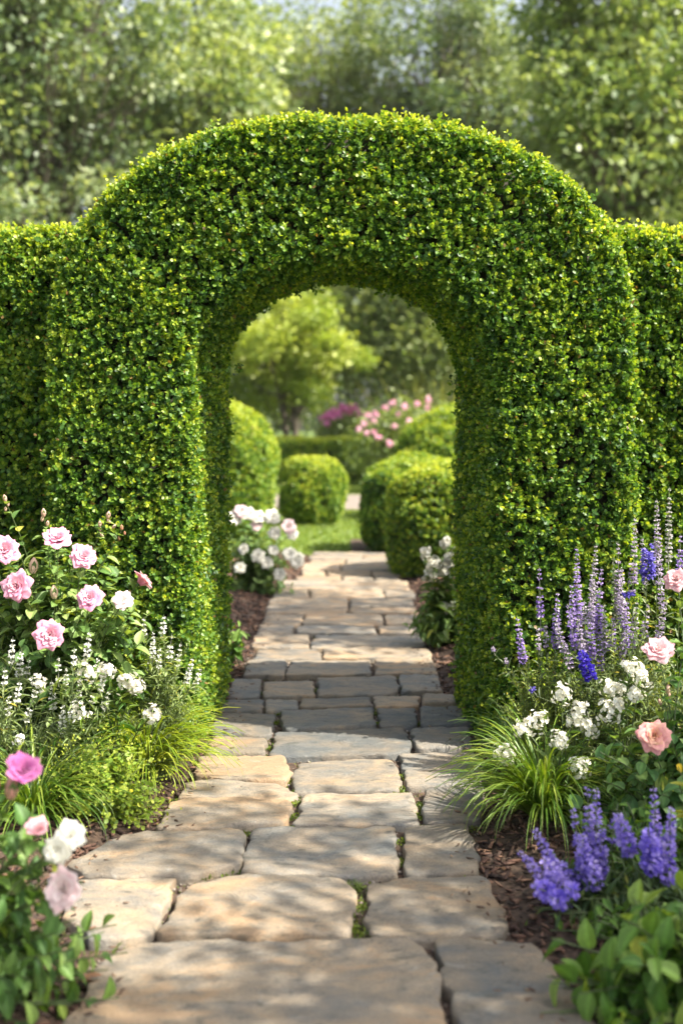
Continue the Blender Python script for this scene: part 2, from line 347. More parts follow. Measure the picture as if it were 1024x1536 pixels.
sheet('ground', -240, 240, -120, 360, 20, lambda X, Y: X*0-.03, M_lawn, 'wide green lawn reaching to the trees')
sheet('soil_bed', -3.6, 3.6, 1.2, 12.3, .03, lambda X, Y: ground_z(X, Y)-.05*np.clip((Y-12.1)/.2, 0, 1), M_soil, 'dark brown soil bed on both sides of the stone path')
sheet('ball_bed', .12, 3.4, 12.3, 14.2, .05, lambda X, Y: .0+.012*np.sin(X*23)*np.sin(Y*19), M_soil, 'dark soil bed below the clipped balls')
sheet('gravel_path', -9, 9, 19.4, 23.6, .3, lambda X, Y: X*0-.005, M_gravel, 'pale gravel path crossing behind the lawn')

# lawn blades
n = 90000; x = rng.uniform(-4.5, 4.5, n); y = rng.uniform(12.0, 27.5, n)
k = ~((y > 19.3) & (y < 23.7)) & ~((x > .1) & (x < 3.4) & (y < 14.2)); x, y = x[k], y[k]; n = len(x)
d = norm(np.stack([rng.normal(0, .45, n), rng.normal(0, .45, n), np.ones(n)], 1))
g = Geo(); Rr = frames(d, rv(n)); hh = rng.uniform(.035, .08, n)
g.inst(T2, F2, Rr, np.stack([x, y, np.full(n, -.03)], 1), np.stack([np.full(n, .014), hh, hh*.3], 1), mixc([(.09, .15, .02), (.16, .24, .03), (.28, .34, .06)], rng.random(n)))
tag(g.build('lawn_grass', M_grass), 'short sunlit mown grass of the lawn beyond the path', 'grass', kind='stuff')

# flagstones
ST = [
 [(196,1428),(622,1426),(652,1462),(674,1580),(70,1580),(120,1520),(150,1462)],
 [(650,1430),(792,1430),(836,1478),(880,1545),(915,1600),(700,1600),(662,1478)],
 [(70,1586),(676,1586),(700,1760),(-60,1760)], [(706,1606),(920,1606),(990,1760),(730,1760)],
 [(-62,1768),(700,1768),(720,2000),(-160,2000)], [(730,1768),(1000,1768),(1060,2000),(750,2000)],
 [(112,1338),(262,1331),(252,1372),(228,1423),(140,1430),(92,1392)],
 [(288,1342),(350,1327),(520,1334),(532,1352),(528,1421),(400,1424),(238,1421),(264,1368)],
 [(552,1342),(596,1330),(728,1330),(748,1366),(768,1412),(742,1422),(620,1426),(550,1419)],
 [(150,1283),(212,1262),(366,1261),(371,1284),(354,1318),(288,1330),(126,1334),(102,1312)],
 [(380,1255),(592,1254),(596,1329),(400,1328),(359,1322),(364,1298)],
 [(608,1251),(700,1250),(716,1290),(720,1325),(606,1328)],
 [(260,1214),(330,1211),(438,1218),(432,1250),(345,1258),(232,1258)],
 [(456,1202),(620,1200),(628,1249),(442,1251)], [(636,1197),(726,1194),(720,1246),(633,1249)],
 [(280,1185),(330,1181),(420,1188),(451,1204),(432,1214),(330,1208),(266,1208)],
 [(298,1148),(426,1147),(438,1174),(430,1187),(290,1180)],
 [(446,1155),(588,1148),(600,1174),(598,1196),(440,1200),(436,1186)],
 [(598,1141),(716,1139),(728,1170),(722,1189),(610,1193)],
 [(318,1116),(402,1118),(396,1142),(308,1144)], [(412,1110),(608,1104),(617,1138),(590,1144),(406,1147)],
 [(616,1104),(702,1102),(708,1133),(623,1136)],
 [(322,1081),(412,1080),(408,1112),(316,1112)], [(420,1077),(558,1074),(563,1101),(424,1106)],
 [(567,1073),(622,1072),(627,1099),(570,1101)], [(630,1071),(700,1070),(708,1097),(632,1099)],
 [(336,1059),(395,1058),(393,1076),(325,1077)], [(399,1058),(445,1058),(448,1074),(397,1077)],
 [(450,1058),(555,1056),(557,1069),(452,1073)], [(561,1053),(629,1052),(626,1068),(562,1070)],
 [(633,1051),(682,1052),(690,1066),(632,1067)],
 [(350,1027),(391,1027),(389,1055),(340,1055)], [(396,1030),(470,1030),(472,1054),(395,1055)],
 [(478,1028),(594,1025),(597,1048),(570,1054),(476,1055)], [(598,1023),(655,1022),(663,1046),(602,1048)],
]
stones = [[tuple(G(*q)[:2]) for q in s_] for s_ in ST]
y = 6.27; rr_ = random.Random(5)
while y < 12.2:
    dy = rr_.uniform(.26, .56); a, b = pl(y+dy/2)+rr_.uniform(-.03, .03), pr(y+dy/2)+rr_.uniform(-.03, .03)
    k = rr_.choice([1, 2, 2, 3, 3]); cuts = [a]+[a+(b-a)*((i+1)/k+rr_.uniform(-.35, .35)/k) for i in range(k-1)]+[b]
    for i in range(k):
        l, r = cuts[i]+.012, cuts[i+1]-.012; s = lambda q=.015: rr_.uniform(-q, q)
        stones.append([(l+s(), y+s()+.01), (r+s(), y+s()+.01), (r+s(), y+dy-.02+s()), (l+s(), y+dy-.02+s())])
    y += dy
path = tag(bpy.data.objects.new('path', None), 'garden path of irregular sandstone flags leading through the arch', kind='structure'); S.collection.objects.link(path)
BIAS = {0: .17, 1: .10, 6: .12, 7: .19, 8: .15, 9: .12, 10: .08, 11: .10, 12: .22, 13: .10, 14: .02, 15: .14, 16: .30, 17: .12, 18: .08, 19: .18, 20: -.06, 21: .02, 22: -.05, 23: -.09, 24: -.05, 25: -.02, 26: .02, 27: .05}
def chaikin(p, it=2, q=.16):
    for _ in range(it):
        nx = np.roll(p, -1, 0); p = np.stack([p*(1-q)+nx*q, p*q+nx*(1-q)], 1).reshape(-1, 2)
    return p
for si, poly in enumerate(stones):
    p = np.array(poly, float)
    if ((np.roll(p, -1, 0)-p)[:, 0]*np.roll(p, -1, 0)[:, 1]-(np.roll(p, -1, 0)-p)[:, 1]*np.roll(p, -1, 0)[:, 0]).sum() > 0 and False: p = p[::-1]
    q = []
    for i in range(len(p)):
        a, b = p[i], p[(i+1) % len(p)]; m_ = max(1, int(np.linalg.norm(b-a)/.055))
        for k in range(m_): q.append(a+(b-a)*k/m_)
    q = np.array(q); q = chaikin(q, 1, .25); c0 = q.mean(0)
    # ragged edge
    d = q-c0; L = np.linalg.norm(d, axis=1); u = norm(d)
    ang = np.arctan2(d[:, 1], d[:, 0]); wob = .006*np.sin(ang*7+si)+.004*np.sin(ang*17+si*2)+rng.normal(0, .0035, len(q))+.0005*0; q = q+u*wob[:, None]
    nn = len(q); top = .040+rng.uniform(-.006, .006); tx, ty = rng.normal(0, .008, 2); V = []; 
    def tz(pt): return top+tx*(pt[:, 0]-c0[0])+ty*(pt[:, 1]-c0[1])+.0035*np.sin(pt[:, 0]*13+si)*np.sin(pt[:, 1]*17+si*3)+.0015*np.sin(pt[:, 0]*41)*np.sin(pt[:, 1]*47+si)
    prof = [(0.0, None, -.03), (0.0, 1, -.010), (.003, 1, -.004), (.008, 1, -.0012), (.022, 1, 0)]
    for ins, kk, dz in prof:
        pt = c0+(q-c0)*(1-ins/np.maximum(L, .06))[:, None]; z = np.full(nn, -.02) if kk is None else tz(pt)+dz+rng.normal(0, .0012, nn)*(dz < 0)
        V.append(np.concatenate([pt, z[:, None]], 1))
    last = V[-1][:, :2]
    for sc_ in (.8, .6, .4, .2):
        pt = c0+(last-c0)*sc_; V.append(np.concatenate([pt, tz(pt)[:, None]], 1))
    R_ = len(V); V = np.concatenate(V+[np.array([[c0[0], c0[1], tz(c0[None])[0]]])])
    F = [[r*nn+i, r*nn+(i+1) % nn, (r+1)*nn+(i+1) % nn, (r+1)*nn+i] for r in range(R_-1) for i in range(nn)]
    T_ = [[(R_-1)*nn+i, (R_-1)*nn+(i+1) % nn, R_*nn] for i in range(nn)]
    b = BIAS.get(si, rng.uniform(-.02, .22) if c0[1] > 6.2 else rng.uniform(0, .2))
    if c0[1] > 6.2: b += .05
    col = (max(b-.04+.06, 0)+.0, rng.uniform(.80, 1.18), rng.random())
    g = Geo(); g.raw(V, F, col); g.F[(3, 0)] = [np.array(T_)]; g.build('flagstone', M_stone, path)

# mulch chips, pebbles, moss
def in_path(x, y, m=.0): return (x > pl(y)-m) & (x < pr(y)+m)
n = 60000; y = 2.0+(rng.random(n)**1.5)*10.3; x = rng.uniform(-2.2, 2.2, n)
k = ~in_path(x, y, -.015) & (np.abs(x) < .3+.35*y) ; k |= False; x, y = x[k], y[k]; n = len(x)
T = np.array([[sx*.5*(1 if sy < 0 else .7), sy*.5+.12*sx, sz*.5+.1*sx*sy] for sx in (-1, 1) for sy in (-1, 1) for sz in (-1, 1)], float)
FBX = np.array([[0, 1, 3, 2], [4, 6, 7, 5], [0, 4, 5, 1], [2, 3, 7, 6], [1, 5, 7, 3], [0, 2, 6, 4]])
d = norm(np.stack([rng.normal(size=n), rng.normal(size=n), rng.normal(0, .25, n)], 1)); R = frames(d, norm(A(0, 0, 1)+rv(n, .35)))
l = rng.uniform(.012, .042, n)*(1+.06*(y-3)); sc = np.stack([l*rng.uniform(.25, .5, n), l, l*rng.uniform(.1, .22, n)], 1)
g = Geo(); g.inst(T, FBX, R, np.stack([x, y, ground_z(x, y)+rng.uniform(.0, .014, n)], 1), sc, mixc([(.022, .012, .008), (.055, .028, .018), (.11, .055, .035), (.20, .115, .07)], rng.random(n)**1.5))
n = 420; y = rng.uniform(2.3, 9, n); sd = rng.random(n) < .5; x = np.where(sd, pl(y)+np.abs(rng.normal(0, .07, n)), pr(y)-np.abs(rng.normal(0, .07, n)))
d = norm(np.stack([rng.normal(size=n), rng.normal(size=n), rng.normal(0, .08, n)], 1)); l = rng.uniform(.006, .022, n)
g.inst(T, FBX, frames(d, norm(A(0, 0, 1)+rv(n, .2))), np.stack([x, y, np.full(n, .046)], 1), np.stack([l*.4, l, l*.15], 1), mixc([(.05, .028, .018), (.14, .08, .05), (.26, .18, .11)], rng.random(n)))
tag(g.build('bark_mulch', M_chip, smooth=False), 'reddish brown shredded bark mulch on the beds', 'mulch', kind='stuff')
# joint pebbles and grit
n = 9000; y = rng.uniform(2.2, 9, n); x = pl(y)+(pr(y)-pl(y))*rng.random(n)
R = frames(rv(n), rv(n)); l = rng.uniform(.004, .015, n)
g = Geo(); g.inst(T*A(1, .9, .8), FBX, R, np.stack([x, y, ground_z(x, y)+.004], 1), np.stack([l, l*.8, l*.6], 1), mixc([(.06, .045, .035), (.16, .13, .10), (.30, .26, .22)], rng.random(n)))
tag(g.build('joint_grit', M_chip, smooth=False), 'grit and small pebbles in the joints between flagstones', 'grit', kind='stuff')
# moss in the joints: small leafy cushions
mp_ = [(536,1345,3),(540,1372,1.4),(538,1398,1.6),(537,1410,1.3),(350,1257,1.8),(372,1256,1.5),(390,1254,1.2),(334,1259,1.2),(442,1232,1.6),(444,1210,1.4),(440,1196,1.3),(428,1252,1.6),(440,1180,1.5),(600,1196,1.5),(598,1190,1.3),(606,1172,1),(630,1232,1.5),(632,1215,1.2),(602,1270,1.2),(600,1300,1.2),(410,1150,1.2),(404,1128,1.3),(404,1142,1.2),(376,1145,1),(414,1090,1.2),(416,1075,1.2),(566,1090,1.1),(564,1075,1),(628,1092,1),(620,1120,1),(615,1142,1.1),(312,1322,1.3),(340,1320,1.3),(248,1262,1.2),(262,1210,1.2),(700,1328,1.2),(660,1192,1),(474,1040,1),(394,1045,1),(596,1040,1),(600,1022,1),(520,1024,1),(700,1250,1.2),(560,1426,1.2),(640,1250,1.2)]
g = Geo()
for px, py, s_ in mp_:
    c0 = G(px, py); k = int(55*s_); o_ = np.stack([rng.normal(0, .013*s_, k), rng.normal(0, .016*s_, k), np.abs(rng.normal(0, .004, k))], 1)
    pos = c0+o_; pos[:, 2] += ground_z(pos[:, 0], pos[:, 1])+.006; l = rng.uniform(.007, .014, k)
    g.inst(T2, F2, frames(norm(A(0, 0, .8)+rv(k, .6)), rv(k)), pos, np.stack([l*.6, l, l*.4], 1), mixc([(.05, .09, .01), (.11, .17, .02), (.20, .24, .04)], rng.random(k)))
n = 11000; y = rng.uniform(2.4, 8, n); x = pl(y)+(pr(y)-pl(y))*rng.random(n); l = rng.uniform(.006, .012, n)
k = (np.sin(x*9+2)*np.sin(y*7) > .1); x, y, l = x[k], y[k], l[k]; n = len(x)
g.inst(T2, F2, frames(norm(A(0, 0, .8)+rv(n, .7)), rv(n)), np.stack([x, y, ground_z(x, y)+.004], 1), np.stack([l*.6, l, l*.4], 1), mixc([(.04, .07, .01), (.09, .13, .02), (.16, .19, .03)], rng.random(n)))
tag(g.build('moss', M_grass), 'green moss and tiny weeds in the joints between flagstones', 'moss', kind='stuff')
g = Geo(); wc = G(536, 1345); kk = 60
for i in range(kk):
    az = rng.uniform(0, 6.28); L_ = rng.uniform(.025, .05); e_ = rng.uniform(.5, 1.2)
    pts = wc+A(rng.normal(0, .008), rng.normal(0, .008), .02)+np.array([[math.cos(az)*L_*t_*math.cos(e_), math.sin(az)*L_*t_*math.cos(e_), L_*math.sin(e_)*t_-.01*t_*t_] for t_ in (0, .5, 1)])
    g.tube(pts, [.0016, .0012, .0004], mixc([(.08, .13, .02), (.2, .26, .05)], rng.random(1))[0], 3)
tag(g.build('weed_tuft', M_grass), 'tiny green weed tuft sprouting in the joint of the second row', 'weed')
# fallen dry leaves
for px, py, s_, lb in ((122, 1488, .07, 'dry brown leaf lying by the corner of the nearest slab'), (250, 1160, .03, 'small dry leaf on mulch under the left grass clump'), (757, 1320, .03, 'small tan dry leaf on the mulch right of the path')):
    c0 = G(px, py); c0[2] = ground_z(c0[0], c0[1])+.02; g = Geo()
    g.inst(TB, FB, frames(A([rng.normal(), rng.normal(), .2]), A([0, 0, 1.0])), c0[None], A([s_*.6, s_, s_]), A([[.26, .14, .08]])); tag(g.build('dry_leaf', M_foliage), lb, 'leaf')

# ------------------------------------------------------------------ plant builders
PAL_ROSE = [(.045, .105, .028), (.085, .165, .04), (.16, .25, .065), (.28, .36, .12)]
PAL_GREY = [(.08, .12, .06), (.15, .20, .10), (.25, .30, .16)]
PAL_LIME = [(.10, .19, .02), (.20, .30, .03), (.36, .42, .06)]
PAL_GRASS = [(.030, .085, .012), (.06, .14, .018), (.13, .21, .025), (.26, .32, .05)]
def stems_leaves(gl, gs, base, tips, leaf, step, t0=.25, pal=PAL_ROSE, wid=.62, tmpl=(TB, FB), srad=.003, scol=(.07, .10, .03), up=.5, spread=1.0, arch=.0, jit=.25):
    tips = np.asarray(tips, float)
    bj = base+np.stack([rng.normal(0, .035, len(tips)), rng.normal(0, .035, len(tips)), np.zeros(len(tips))], 1)
    for b, t in zip(bj, tips):
        h = t-b; c = b+A(h[0]*.25, h[1]*.25, h[2]*.65+arch)
        tt = np.linspace(0, 1, 7)[:, None]; pts = (1-tt)**2*b+2*tt*(1-tt)*c+tt**2*t
        if gs is not None: gs.tube(pts, np.linspace(srad*1.4, srad*.6, 7), scol, 5)
        Ls = np.linalg.norm(h)*1.1; m_ = max(2, int(Ls*(1-t0)/step)); u = (t0+(1-t0)*(np.arange(m_)+rng.random(m_)*.5)/m_)[:, None]
        pos = (1-u)**2*b+2*u*(1-u)*c+u**2*t; tan = norm(2*(1-u)*(c-b)+2*u*(t-c))
        az = np.arange(m_)*2.4+rng.uniform(0, 6); side = norm(np.cross(tan, np.stack([np.cos(az), np.sin(az), 0*az], 1)))
        d = norm(side*spread+tan*.45+A(0, 0, up*.35)+rv(m_, jit)); nrm = norm(A(0, 0, 1)+tan*.5-side*.15+rv(m_, .3))
        sz = leaf*rng.uniform(.6, 1.15, m_)*(1-.25*u[:, 0]**3)
        cl = mixc(pal, np.clip(rng.random(m_)*.75+.25*u[:, 0]**2, 0, 1)); yl = rng.random(m_) < .015; cl[yl] = cl[yl]*A(2.2, 1.5, .8)
        if tmpl[0] is TB: cl = cl[:, None, :]*VEIN[None, :, None]
        gl.inst(tmpl[0], tmpl[1], frames(d, nrm), pos, np.stack([sz*wid*rng.uniform(.85, 1.1, m_), sz, sz], 1), cl)
def ell_tips(c, r, n, shell=.55, low=.15):
    v = norm(rv(n)); v[:, 2] = np.abs(v[:, 2]); q = c+v*r*(shell+(1-shell)*rng.random((n, 1))); q[:, 2] = np.maximum(q[:, 2], low); return q
# rose bloom: overlapping cupped petals
def rose(center, face, r, pal, layers=8, open_=.92, ruff=1.3):
    r = r*1.12; g = Geo(); face = norm(np.asarray(face, float)); F0 = frames(face[None], A([.1, .2, 1.0]))[0]; X_, Z_ = F0[:, 0], F0[:, 2]
    nu, nv = 7, 7
    for k in range(layers):
        f = k/(layers-1) if layers > 1 else 1          # 0 centre, 1 outermost
        npet = 4+int(f*3.4); L = r*(.40+.74*f); Wd = r*(.36+.58*f)
        for j in range(npet):
            th0 = math.radians(6+62*f**1.1*open_+rng.uniform(-7, 7)); az = 2*math.pi*(j+.5*(k % 2))/npet+k*.7+rng.uniform(-.16, .16)
            rad = norm(X_*math.cos(az)+Z_*math.sin(az)); tan = np.cross(face, rad); V = []; C = []
            rr, hh = r*.05*f, -r*.30*f; Lk = L*rng.uniform(.9, 1.1); tone = rng.uniform(-.12, .12); sh = rng.uniform(-.1, .1)
            for iv in range(nv):
                v = iv/(nv-1)
                if iv: th = th0*(.30+.95*v)+math.radians(38)*f*max(0, v-.6)*2.2; rr += math.sin(th)*Lk/(nv-1); hh += math.cos(th)*Lk/(nv-1)
                w = Wd*.5*(math.sin(math.pi*(.10+.62*v))**.8)*(1-.35*max(0, v-.85)/.15*.5)
                for iu in range(nu):
                    u = -1+2*iu/(nu-1); cup = .42*w*u*u*(1-.5*f)+.0; edge = (1-.20*u*u*v)
                    wob = r*.035*ruff*math.sin(u*5+j*2.1+k)*v*v
                    V.append(center+rad*((rr*edge)-cup+wob)+tan*(u*w+sh*w*v)+face*(hh*edge+wob*.8+.2*cup)); C.append(v*.55+(1-f)*.35+tone+.12*abs(u))
            C = mixc(pal, np.clip(np.array(C), 0, 1)); F = [[a*nu+b, a*nu+b+1, (a+1)*nu+b+1, (a+1)*nu+b] for a in range(nv-1) for b in range(nu-1)]
            g.raw(V, F, C)
    # calyx
    for j in range(5):
        az = j*1.2566; rad = X_*math.cos(az)+Z_*math.sin(az); g.inst(T2, F2, frames((rad*.9-face*.1)[None], face[None]), (center-face*r*.30)[None], A([r*.25, r*.6, r*.2]), A([[.08, .14, .04]]))
    g.tube([center-face*r*.5, center-face*r*.26], [r*.1, r*.16], (.08, .14, .04), 6)
    return g
PK = [(.58, .12, .30), (.70, .25, .42), (.80, .42, .54), (.85, .62, .66)]
PKL = [(.72, .24, .32), (.80, .38, .44), (.84, .54, .57), (.87, .70, .68)]
PALE = [(.78, .44, .48), (.82, .58, .60), (.85, .70, .69), (.87, .79, .73)]
MAG = [(.34, .03, .20), (.48, .08, .32), (.62, .20, .45), (.72, .42, .60)]
WHT = [(.72, .69, .56), (.78, .76, .67), (.82, .81, .76)]
PEA = [(.72, .20, .32), (.80, .32, .38), (.84, .48, .40), (.87, .62, .34)]
def bud(geo, pos, d, r, col=(.70, .45, .35)):
    d = norm(np.asarray(d, float)); s_ = np.linspace(0, 1, 7)
    geo.tube([pos+d*r*3.2*t for t in s_], [r*max(.12, math.sin(math.pi*(.15+.8*t))) for t in s_], [col]*42 if False else col, 7)
    for j in range(4):
        a = j*1.57+.4; sd = norm(np.cross(d, A(math.cos(a), math.sin(a), .2))); geo.inst(T2, F2, frames((d+sd*.25)[None], sd[None]), (pos+sd*r*.5)[None], A([r*1.1, r*2.8, r*.6]), A([[.12, .19, .06]]))
def rose_bush(label, base, tips, flowers, buds, leaf=.055, step=.032, pal=PAL_ROSE, cat='rose bush', group='rose bushes along the path', name='rose_bush', t0=.25, wid=.68):
    t = thing(name, label, cat, base, group); gl, gs = Geo(), Geo()
    stems_leaves(gl, gs, base, tips, leaf, step, t0, pal, wid=wid)
    if flowers:
        ft = np.array([f_[0]-norm(A(*f_[1]))*f_[2]*.5 for f_ in flowers]); stems_leaves(gl, gs, base, ft, leaf*.9, step*1.4, .45, pal, wid=wid)
    if buds:
        bt = np.array([b_[0] for b_ in buds]); stems_leaves(gl, gs, base, bt, leaf*.7, step*1.3, .45, pal, wid=wid, srad=.0022)
    gl.build('foliage', M_foliage, t); gs.build('stem', M_stem, t)
    for pos, face, r, pl_, *ex in flowers: rose(pos, face, r, pl_, *ex).build('flower', M_petal, t)
    for b_ in buds:
        g = Geo(); c_ = b_[2] if len(b_) > 2 else (.70, .45, .35); bud(g, b_[0], A(rng.normal(0, .15), 0, 1), b_[1], c_)
        if b_[1] < .012:
            for k in range(2): bud(g, b_[0]+A(rng.uniform(-.025, .025), 0, -.02-.02*k), A(rng.normal(0, .5), 0, 1), b_[1]*.7, c_)
        g.build('bud', M_petal, t)
    return t
def salvia(label, base, spikes, pal=None, foliage=PAL_GREY, rad=.016, group='purple salvias', leaves=40, leaf=.06, cat='salvia', name='salvia_plant', extra=(), mat=None, tl=(TN, FN), wid=.25, t0=.15, step=.03):
    """spikes: (tip point, flowering length, radius, palette)"""
    t = thing(name, label, cat, base, group); gl, gs = Geo(), Geo()
    tips = np.array([s_[0]-A(0, 0, .01) for s_ in spikes]); nl = ell_tips(A(base[0], base[1], .0), A(.24, .17, max(.22, .55*tips[:, 2].max())), leaves, .35)
    if extra: nl = np.concatenate([nl, np.array(extra)])
    stems_leaves(gl, gs, base, np.concatenate([tips*0+base*0+np.array([s_[0]-A(0, 0, s_[1]*1.0)+0*base for s_ in spikes]), nl]), leaf, step, t0, foliage, wid=wid, tmpl=tl, srad=.0018, jit=.35)
    for tip, L, r, pl_ in spikes:
        b = base+(tip-base)*A(.9, .9, 0); ax = norm(tip-(base+A((tip-base)[0]*.3, (tip-base)[1]*.3, 0))); g = Geo(); st = tip-ax*L
        gs.tube([st-ax*.02, st+ax*L*.5, tip], [.002, .0016, .0008], (.16, .17, .12), 5)
        nw = max(3, int(L/.0185))
        for w in range(nw):
            f = (w+.3)/nw; rr = r*(1-.72*f**1.8)*(1-.35*max(0, .12-f)/.12); m_ = int((9-4*f)*max(1, (r/.02)**1.5))
            if rng.random() < .06: continue
            az = rng.uniform(0, 6.28)+np.arange(m_)*6.283/m_; u0 = norm(np.cross(ax, A(0, 1, .1))); u1 = np.cross(ax, u0)
            out = u0*np.cos(az)[:, None]+u1*np.sin(az)[:, None]; c_ = st+ax*(L*f)+out*rr*.45*rng.uniform(.5, 1.3, (m_, 1))+ax*rng.normal(0, .0022+max(0, r-.022)*.4, (m_, 1))
            tone = rng.random(m_)
            for e_ in range(3):
                d = norm(out+ax*(.3-.3*e_)+rv(m_, .28)); sz = min(rr, .022)*rng.uniform(.5, .85, m_)+.002
                colr = mixc(pl_, np.clip(tone*.6+.35*f+rng.normal(0, .12, m_), 0, 1))
                g.inst(T2, F2, frames(d, norm(ax+rv(m_, .5))), c_, np.stack([sz*.8, sz, sz*.8], 1), colr)
        g.build('flower_spike', M_petal, t)
    gl.build('foliage', M_foliage, t); gs.build('stem', M_stem, t); return t
SAL = [(.22, .14, .44), (.36, .25, .60), (.50, .38, .68), (.60, .52, .66)]
SALG = [(.32, .26, .46), (.46, .38, .55), (.58, .52, .58), (.62, .62, .54)]
SALB = [(.08, .06, .36), (.14, .11, .50), (.24, .20, .62), (.38, .33, .70)]
SALF = [(.17, .12, .50), (.30, .22, .68), (.44, .35, .76), (.62, .52, .74)]
SALL = [(.17, .12, .60), (.28, .20, .74), (.42, .32, .82), (.60, .50, .84)]
def cluster(geo, c, r, n=26, pal=WHT, fl=.013, squash=1.0):
    r = r*1.15; n = int(n*1.5)
    c = np.asarray(c)+0
    v = norm(rv(n)+A(0, -.25, .45)); pos = c+v*r*A(1, 1, squash)*rng.uniform(.35, 1.25, (n, 1))+rng.normal(0, r*.18, (n, 3))
    for k in range(5):
        az = k*1.2566+rng.uniform(0, .3); s0 = norm(np.cross(v, rv(n)*.01+A(.3, .2, .9))); s1 = np.cross(v, s0); d = norm(s0*math.cos(az)+s1*math.sin(az)+v*.35+rv(n, .12)); sz = fl*rng.uniform(.8, 1.15, n)
        geo.inst(T2, F2, frames(d, v), pos, np.stack([sz*.95, sz, sz*.6], 1), mixc(pal, rng.random(n)))
    k = n//4; geo.inst(T2, F2, frames(v[:k], rv(k)), pos[:k], np.full(k, fl*.5), np.tile(A(.62, .55, .18), (k, 1)))
def cluster_plant(label, base, heads, leaves, leaf=.07, pal=PAL_ROSE, cat='stock', name='stock_plant', group='white flowered stocks in the right bed', wid=.3, srad=.003, step=.03):
    t = thing(name, label, cat, base, group); gl, gs = Geo(), Geo()
    stems_leaves(gl, gs, base, np.array([h_[0] for h_ in heads]), leaf, step, .2, pal, wid=wid, srad=srad)
    if len(leaves): stems_leaves(gl, gs, base, np.array(leaves), leaf, step, .2, pal, wid=wid, srad=srad)
    gl.build('foliage', M_foliage, t); gs.build('stem', M_stem, t)
    for h_ in heads:
        g = Geo(); cluster(g, h_[0], h_[1], *(h_[2:] if len(h_) > 2 else ())); g.build('flower_cluster', M_petal, t)
    return t
def grass(label, base, n, L, w, pal=PAL_GRASS, lean=(0, 0), el=(50, 85), droop=1.0, group='arching grassy clumps at the path edge', spread=.05, cat='grass clump'):
    t = thing('grass_clump', label, cat, base, group); g = Geo(); K = 9
    for i in range(n):
        az = rng.uniform(0, 2*np.pi); e = math.radians(rng.uniform(*el)); l = L*rng.uniform(.55, 1.12); ww = w*rng.uniform(.7, 1.2)
        hz = norm(A(math.cos(az), math.sin(az), 0)+A(lean[0], lean[1], 0)); p = base+A(math.cos(az)*rng.random()*spread, math.sin(az)*rng.random()*spread, .02); pts = []; sd = norm(np.cross(hz, A(0, 0, 1))+rng.normal(0, .15, 3)); dr = droop*rng.uniform(.7, 1.35)
        for k in range(K):
            s = k/(K-1); ee = e-dr*1.9*s**1.6; pts.append(p.copy()); p = p+(hz*math.cos(ee)+A(0, 0, math.sin(ee)))*l/(K-1)
            if p[2] < .035: p[2] = .035+rng.random()*.01
        pts = np.array(pts); s = np.linspace(0, 1, K); wd = ww*np.clip(.55+1.6*s, 0, 1)*(1-s**2.5)**.8+.0004
        up = A(0, 0, 1)*ww*.22; V = np.stack([pts-sd*wd[:, None]*.5+up, pts, pts+sd*wd[:, None]*.5+up], 1).reshape(-1, 3)
        F = [[k*3+c_, k*3+c_+1, (k+1)*3+c_+1, (k+1)*3+c_] for k in range(K-1) for c_ in range(2)]
        tone = rng.random(); C = mixc(pal, np.clip(tone*.7+.3*np.repeat(s, 3), 0, 1)); g.raw(V, F, C)
    g.build('foliage', M_grass, t); return t
def feathery(label, base, c, r, n, pal, leaf=.022, step=.008, name='feathery_shrub', cat='shrub', group=None):
    t = thing(name, label, cat, base, group); gl, gs = Geo(), Geo()
    stems_leaves(gl, gs, base, ell_tips(c, r, n, .5, .08), leaf, step, .3, pal, wid=.28, tmpl=(T2, F2), srad=.0015, scol=(.13, .16, .06), spread=.8, jit=.4)
    gl.build('foliage', M_foliage, t); gs.build('stem', M_stem, t); return t

# ------------------------------------------------------------------ left bed
base = A(-1.18, 4.46, .05)
tips = ell_tips(A(-1.2, 4.42, .45), A(.52, .24, .62), 190, .4, .25)
fl = [(P(8, 826, 4.2), (.2, -1, .5), .060, PK), (P(87, 810, 4.25), (.1, -.7, .95), .058, PK), (P(125, 836, 4.2), (.5, -.9, .55), .054, PK), (P(28, 880, 4.12), (-.2, -1, .3), .062, PK),
      (P(135, 898, 4.15), (.05, -1, .62), .054, PK), (P(184, 902, 4.2), (.2, -.9, .6), .042, PALE), (P(213, 872, 4.25), (.6, .3, .5), .050, PKL, 4), (P(75, 952, 4.08), (.3, -1, .25), .060, PKL[:1]+PK[1:])]
bd = [(P(9, 752, 4.35), .009), (P(66, 775, 4.4), .011), (P(162, 778, 4.4), .010), (P(150, 790, 4.4), .008), (P(50, 860, 4.25), .02, (.75, .55, .40)), (P(82, 898, 4.2), .017, (.66, .50, .35)), (P(183, 795, 4.4), .007, (.7, .3, .2))]
rose_bush('large pink rose bush with full blooms against the left pier of the arch', base, tips, fl, bd, leaf=.078, step=.031)
# silvery plant with white flower spires
WS = [(.70, .70, .62), (.82, .82, .76), (.88, .88, .84)]
def spires(label, base, pts, group, leaves=130, L=.10):
    return salvia(label, base, [(P(px, py, base[1]+rng.uniform(-.12, .08)), L*rng.uniform(.7, 1.2), rng.uniform(.011, .016), WS) for px, py in pts], foliage=[(.13, .19, .085), (.23, .31, .13), (.38, .45, .21)], group=group, leaves=leaves, leaf=.075, cat='flowering plant', name='white_spire_plant', wid=.10, step=.011, t0=.05)
spires('silvery plant with white flower spires at the left photo edge', A(-1.33, 4.12, .05), [(20, 955), (33, 975), (8, 1000), (45, 985), (15, 1040), (60, 1010), (48, 1050), (30, 1020)], 'white flowered spire plants')
spires('silvery plant with white flower spires below the large rose bush', A(-1.10, 4.16, .05), [(88, 985), (100, 1000), (112, 970), (122, 1015), (135, 945), (148, 985), (160, 1000), (78, 1020), (112, 1040), (140, 1040), (95, 1055), (165, 1035)], 'white flowered spire plants', 150)
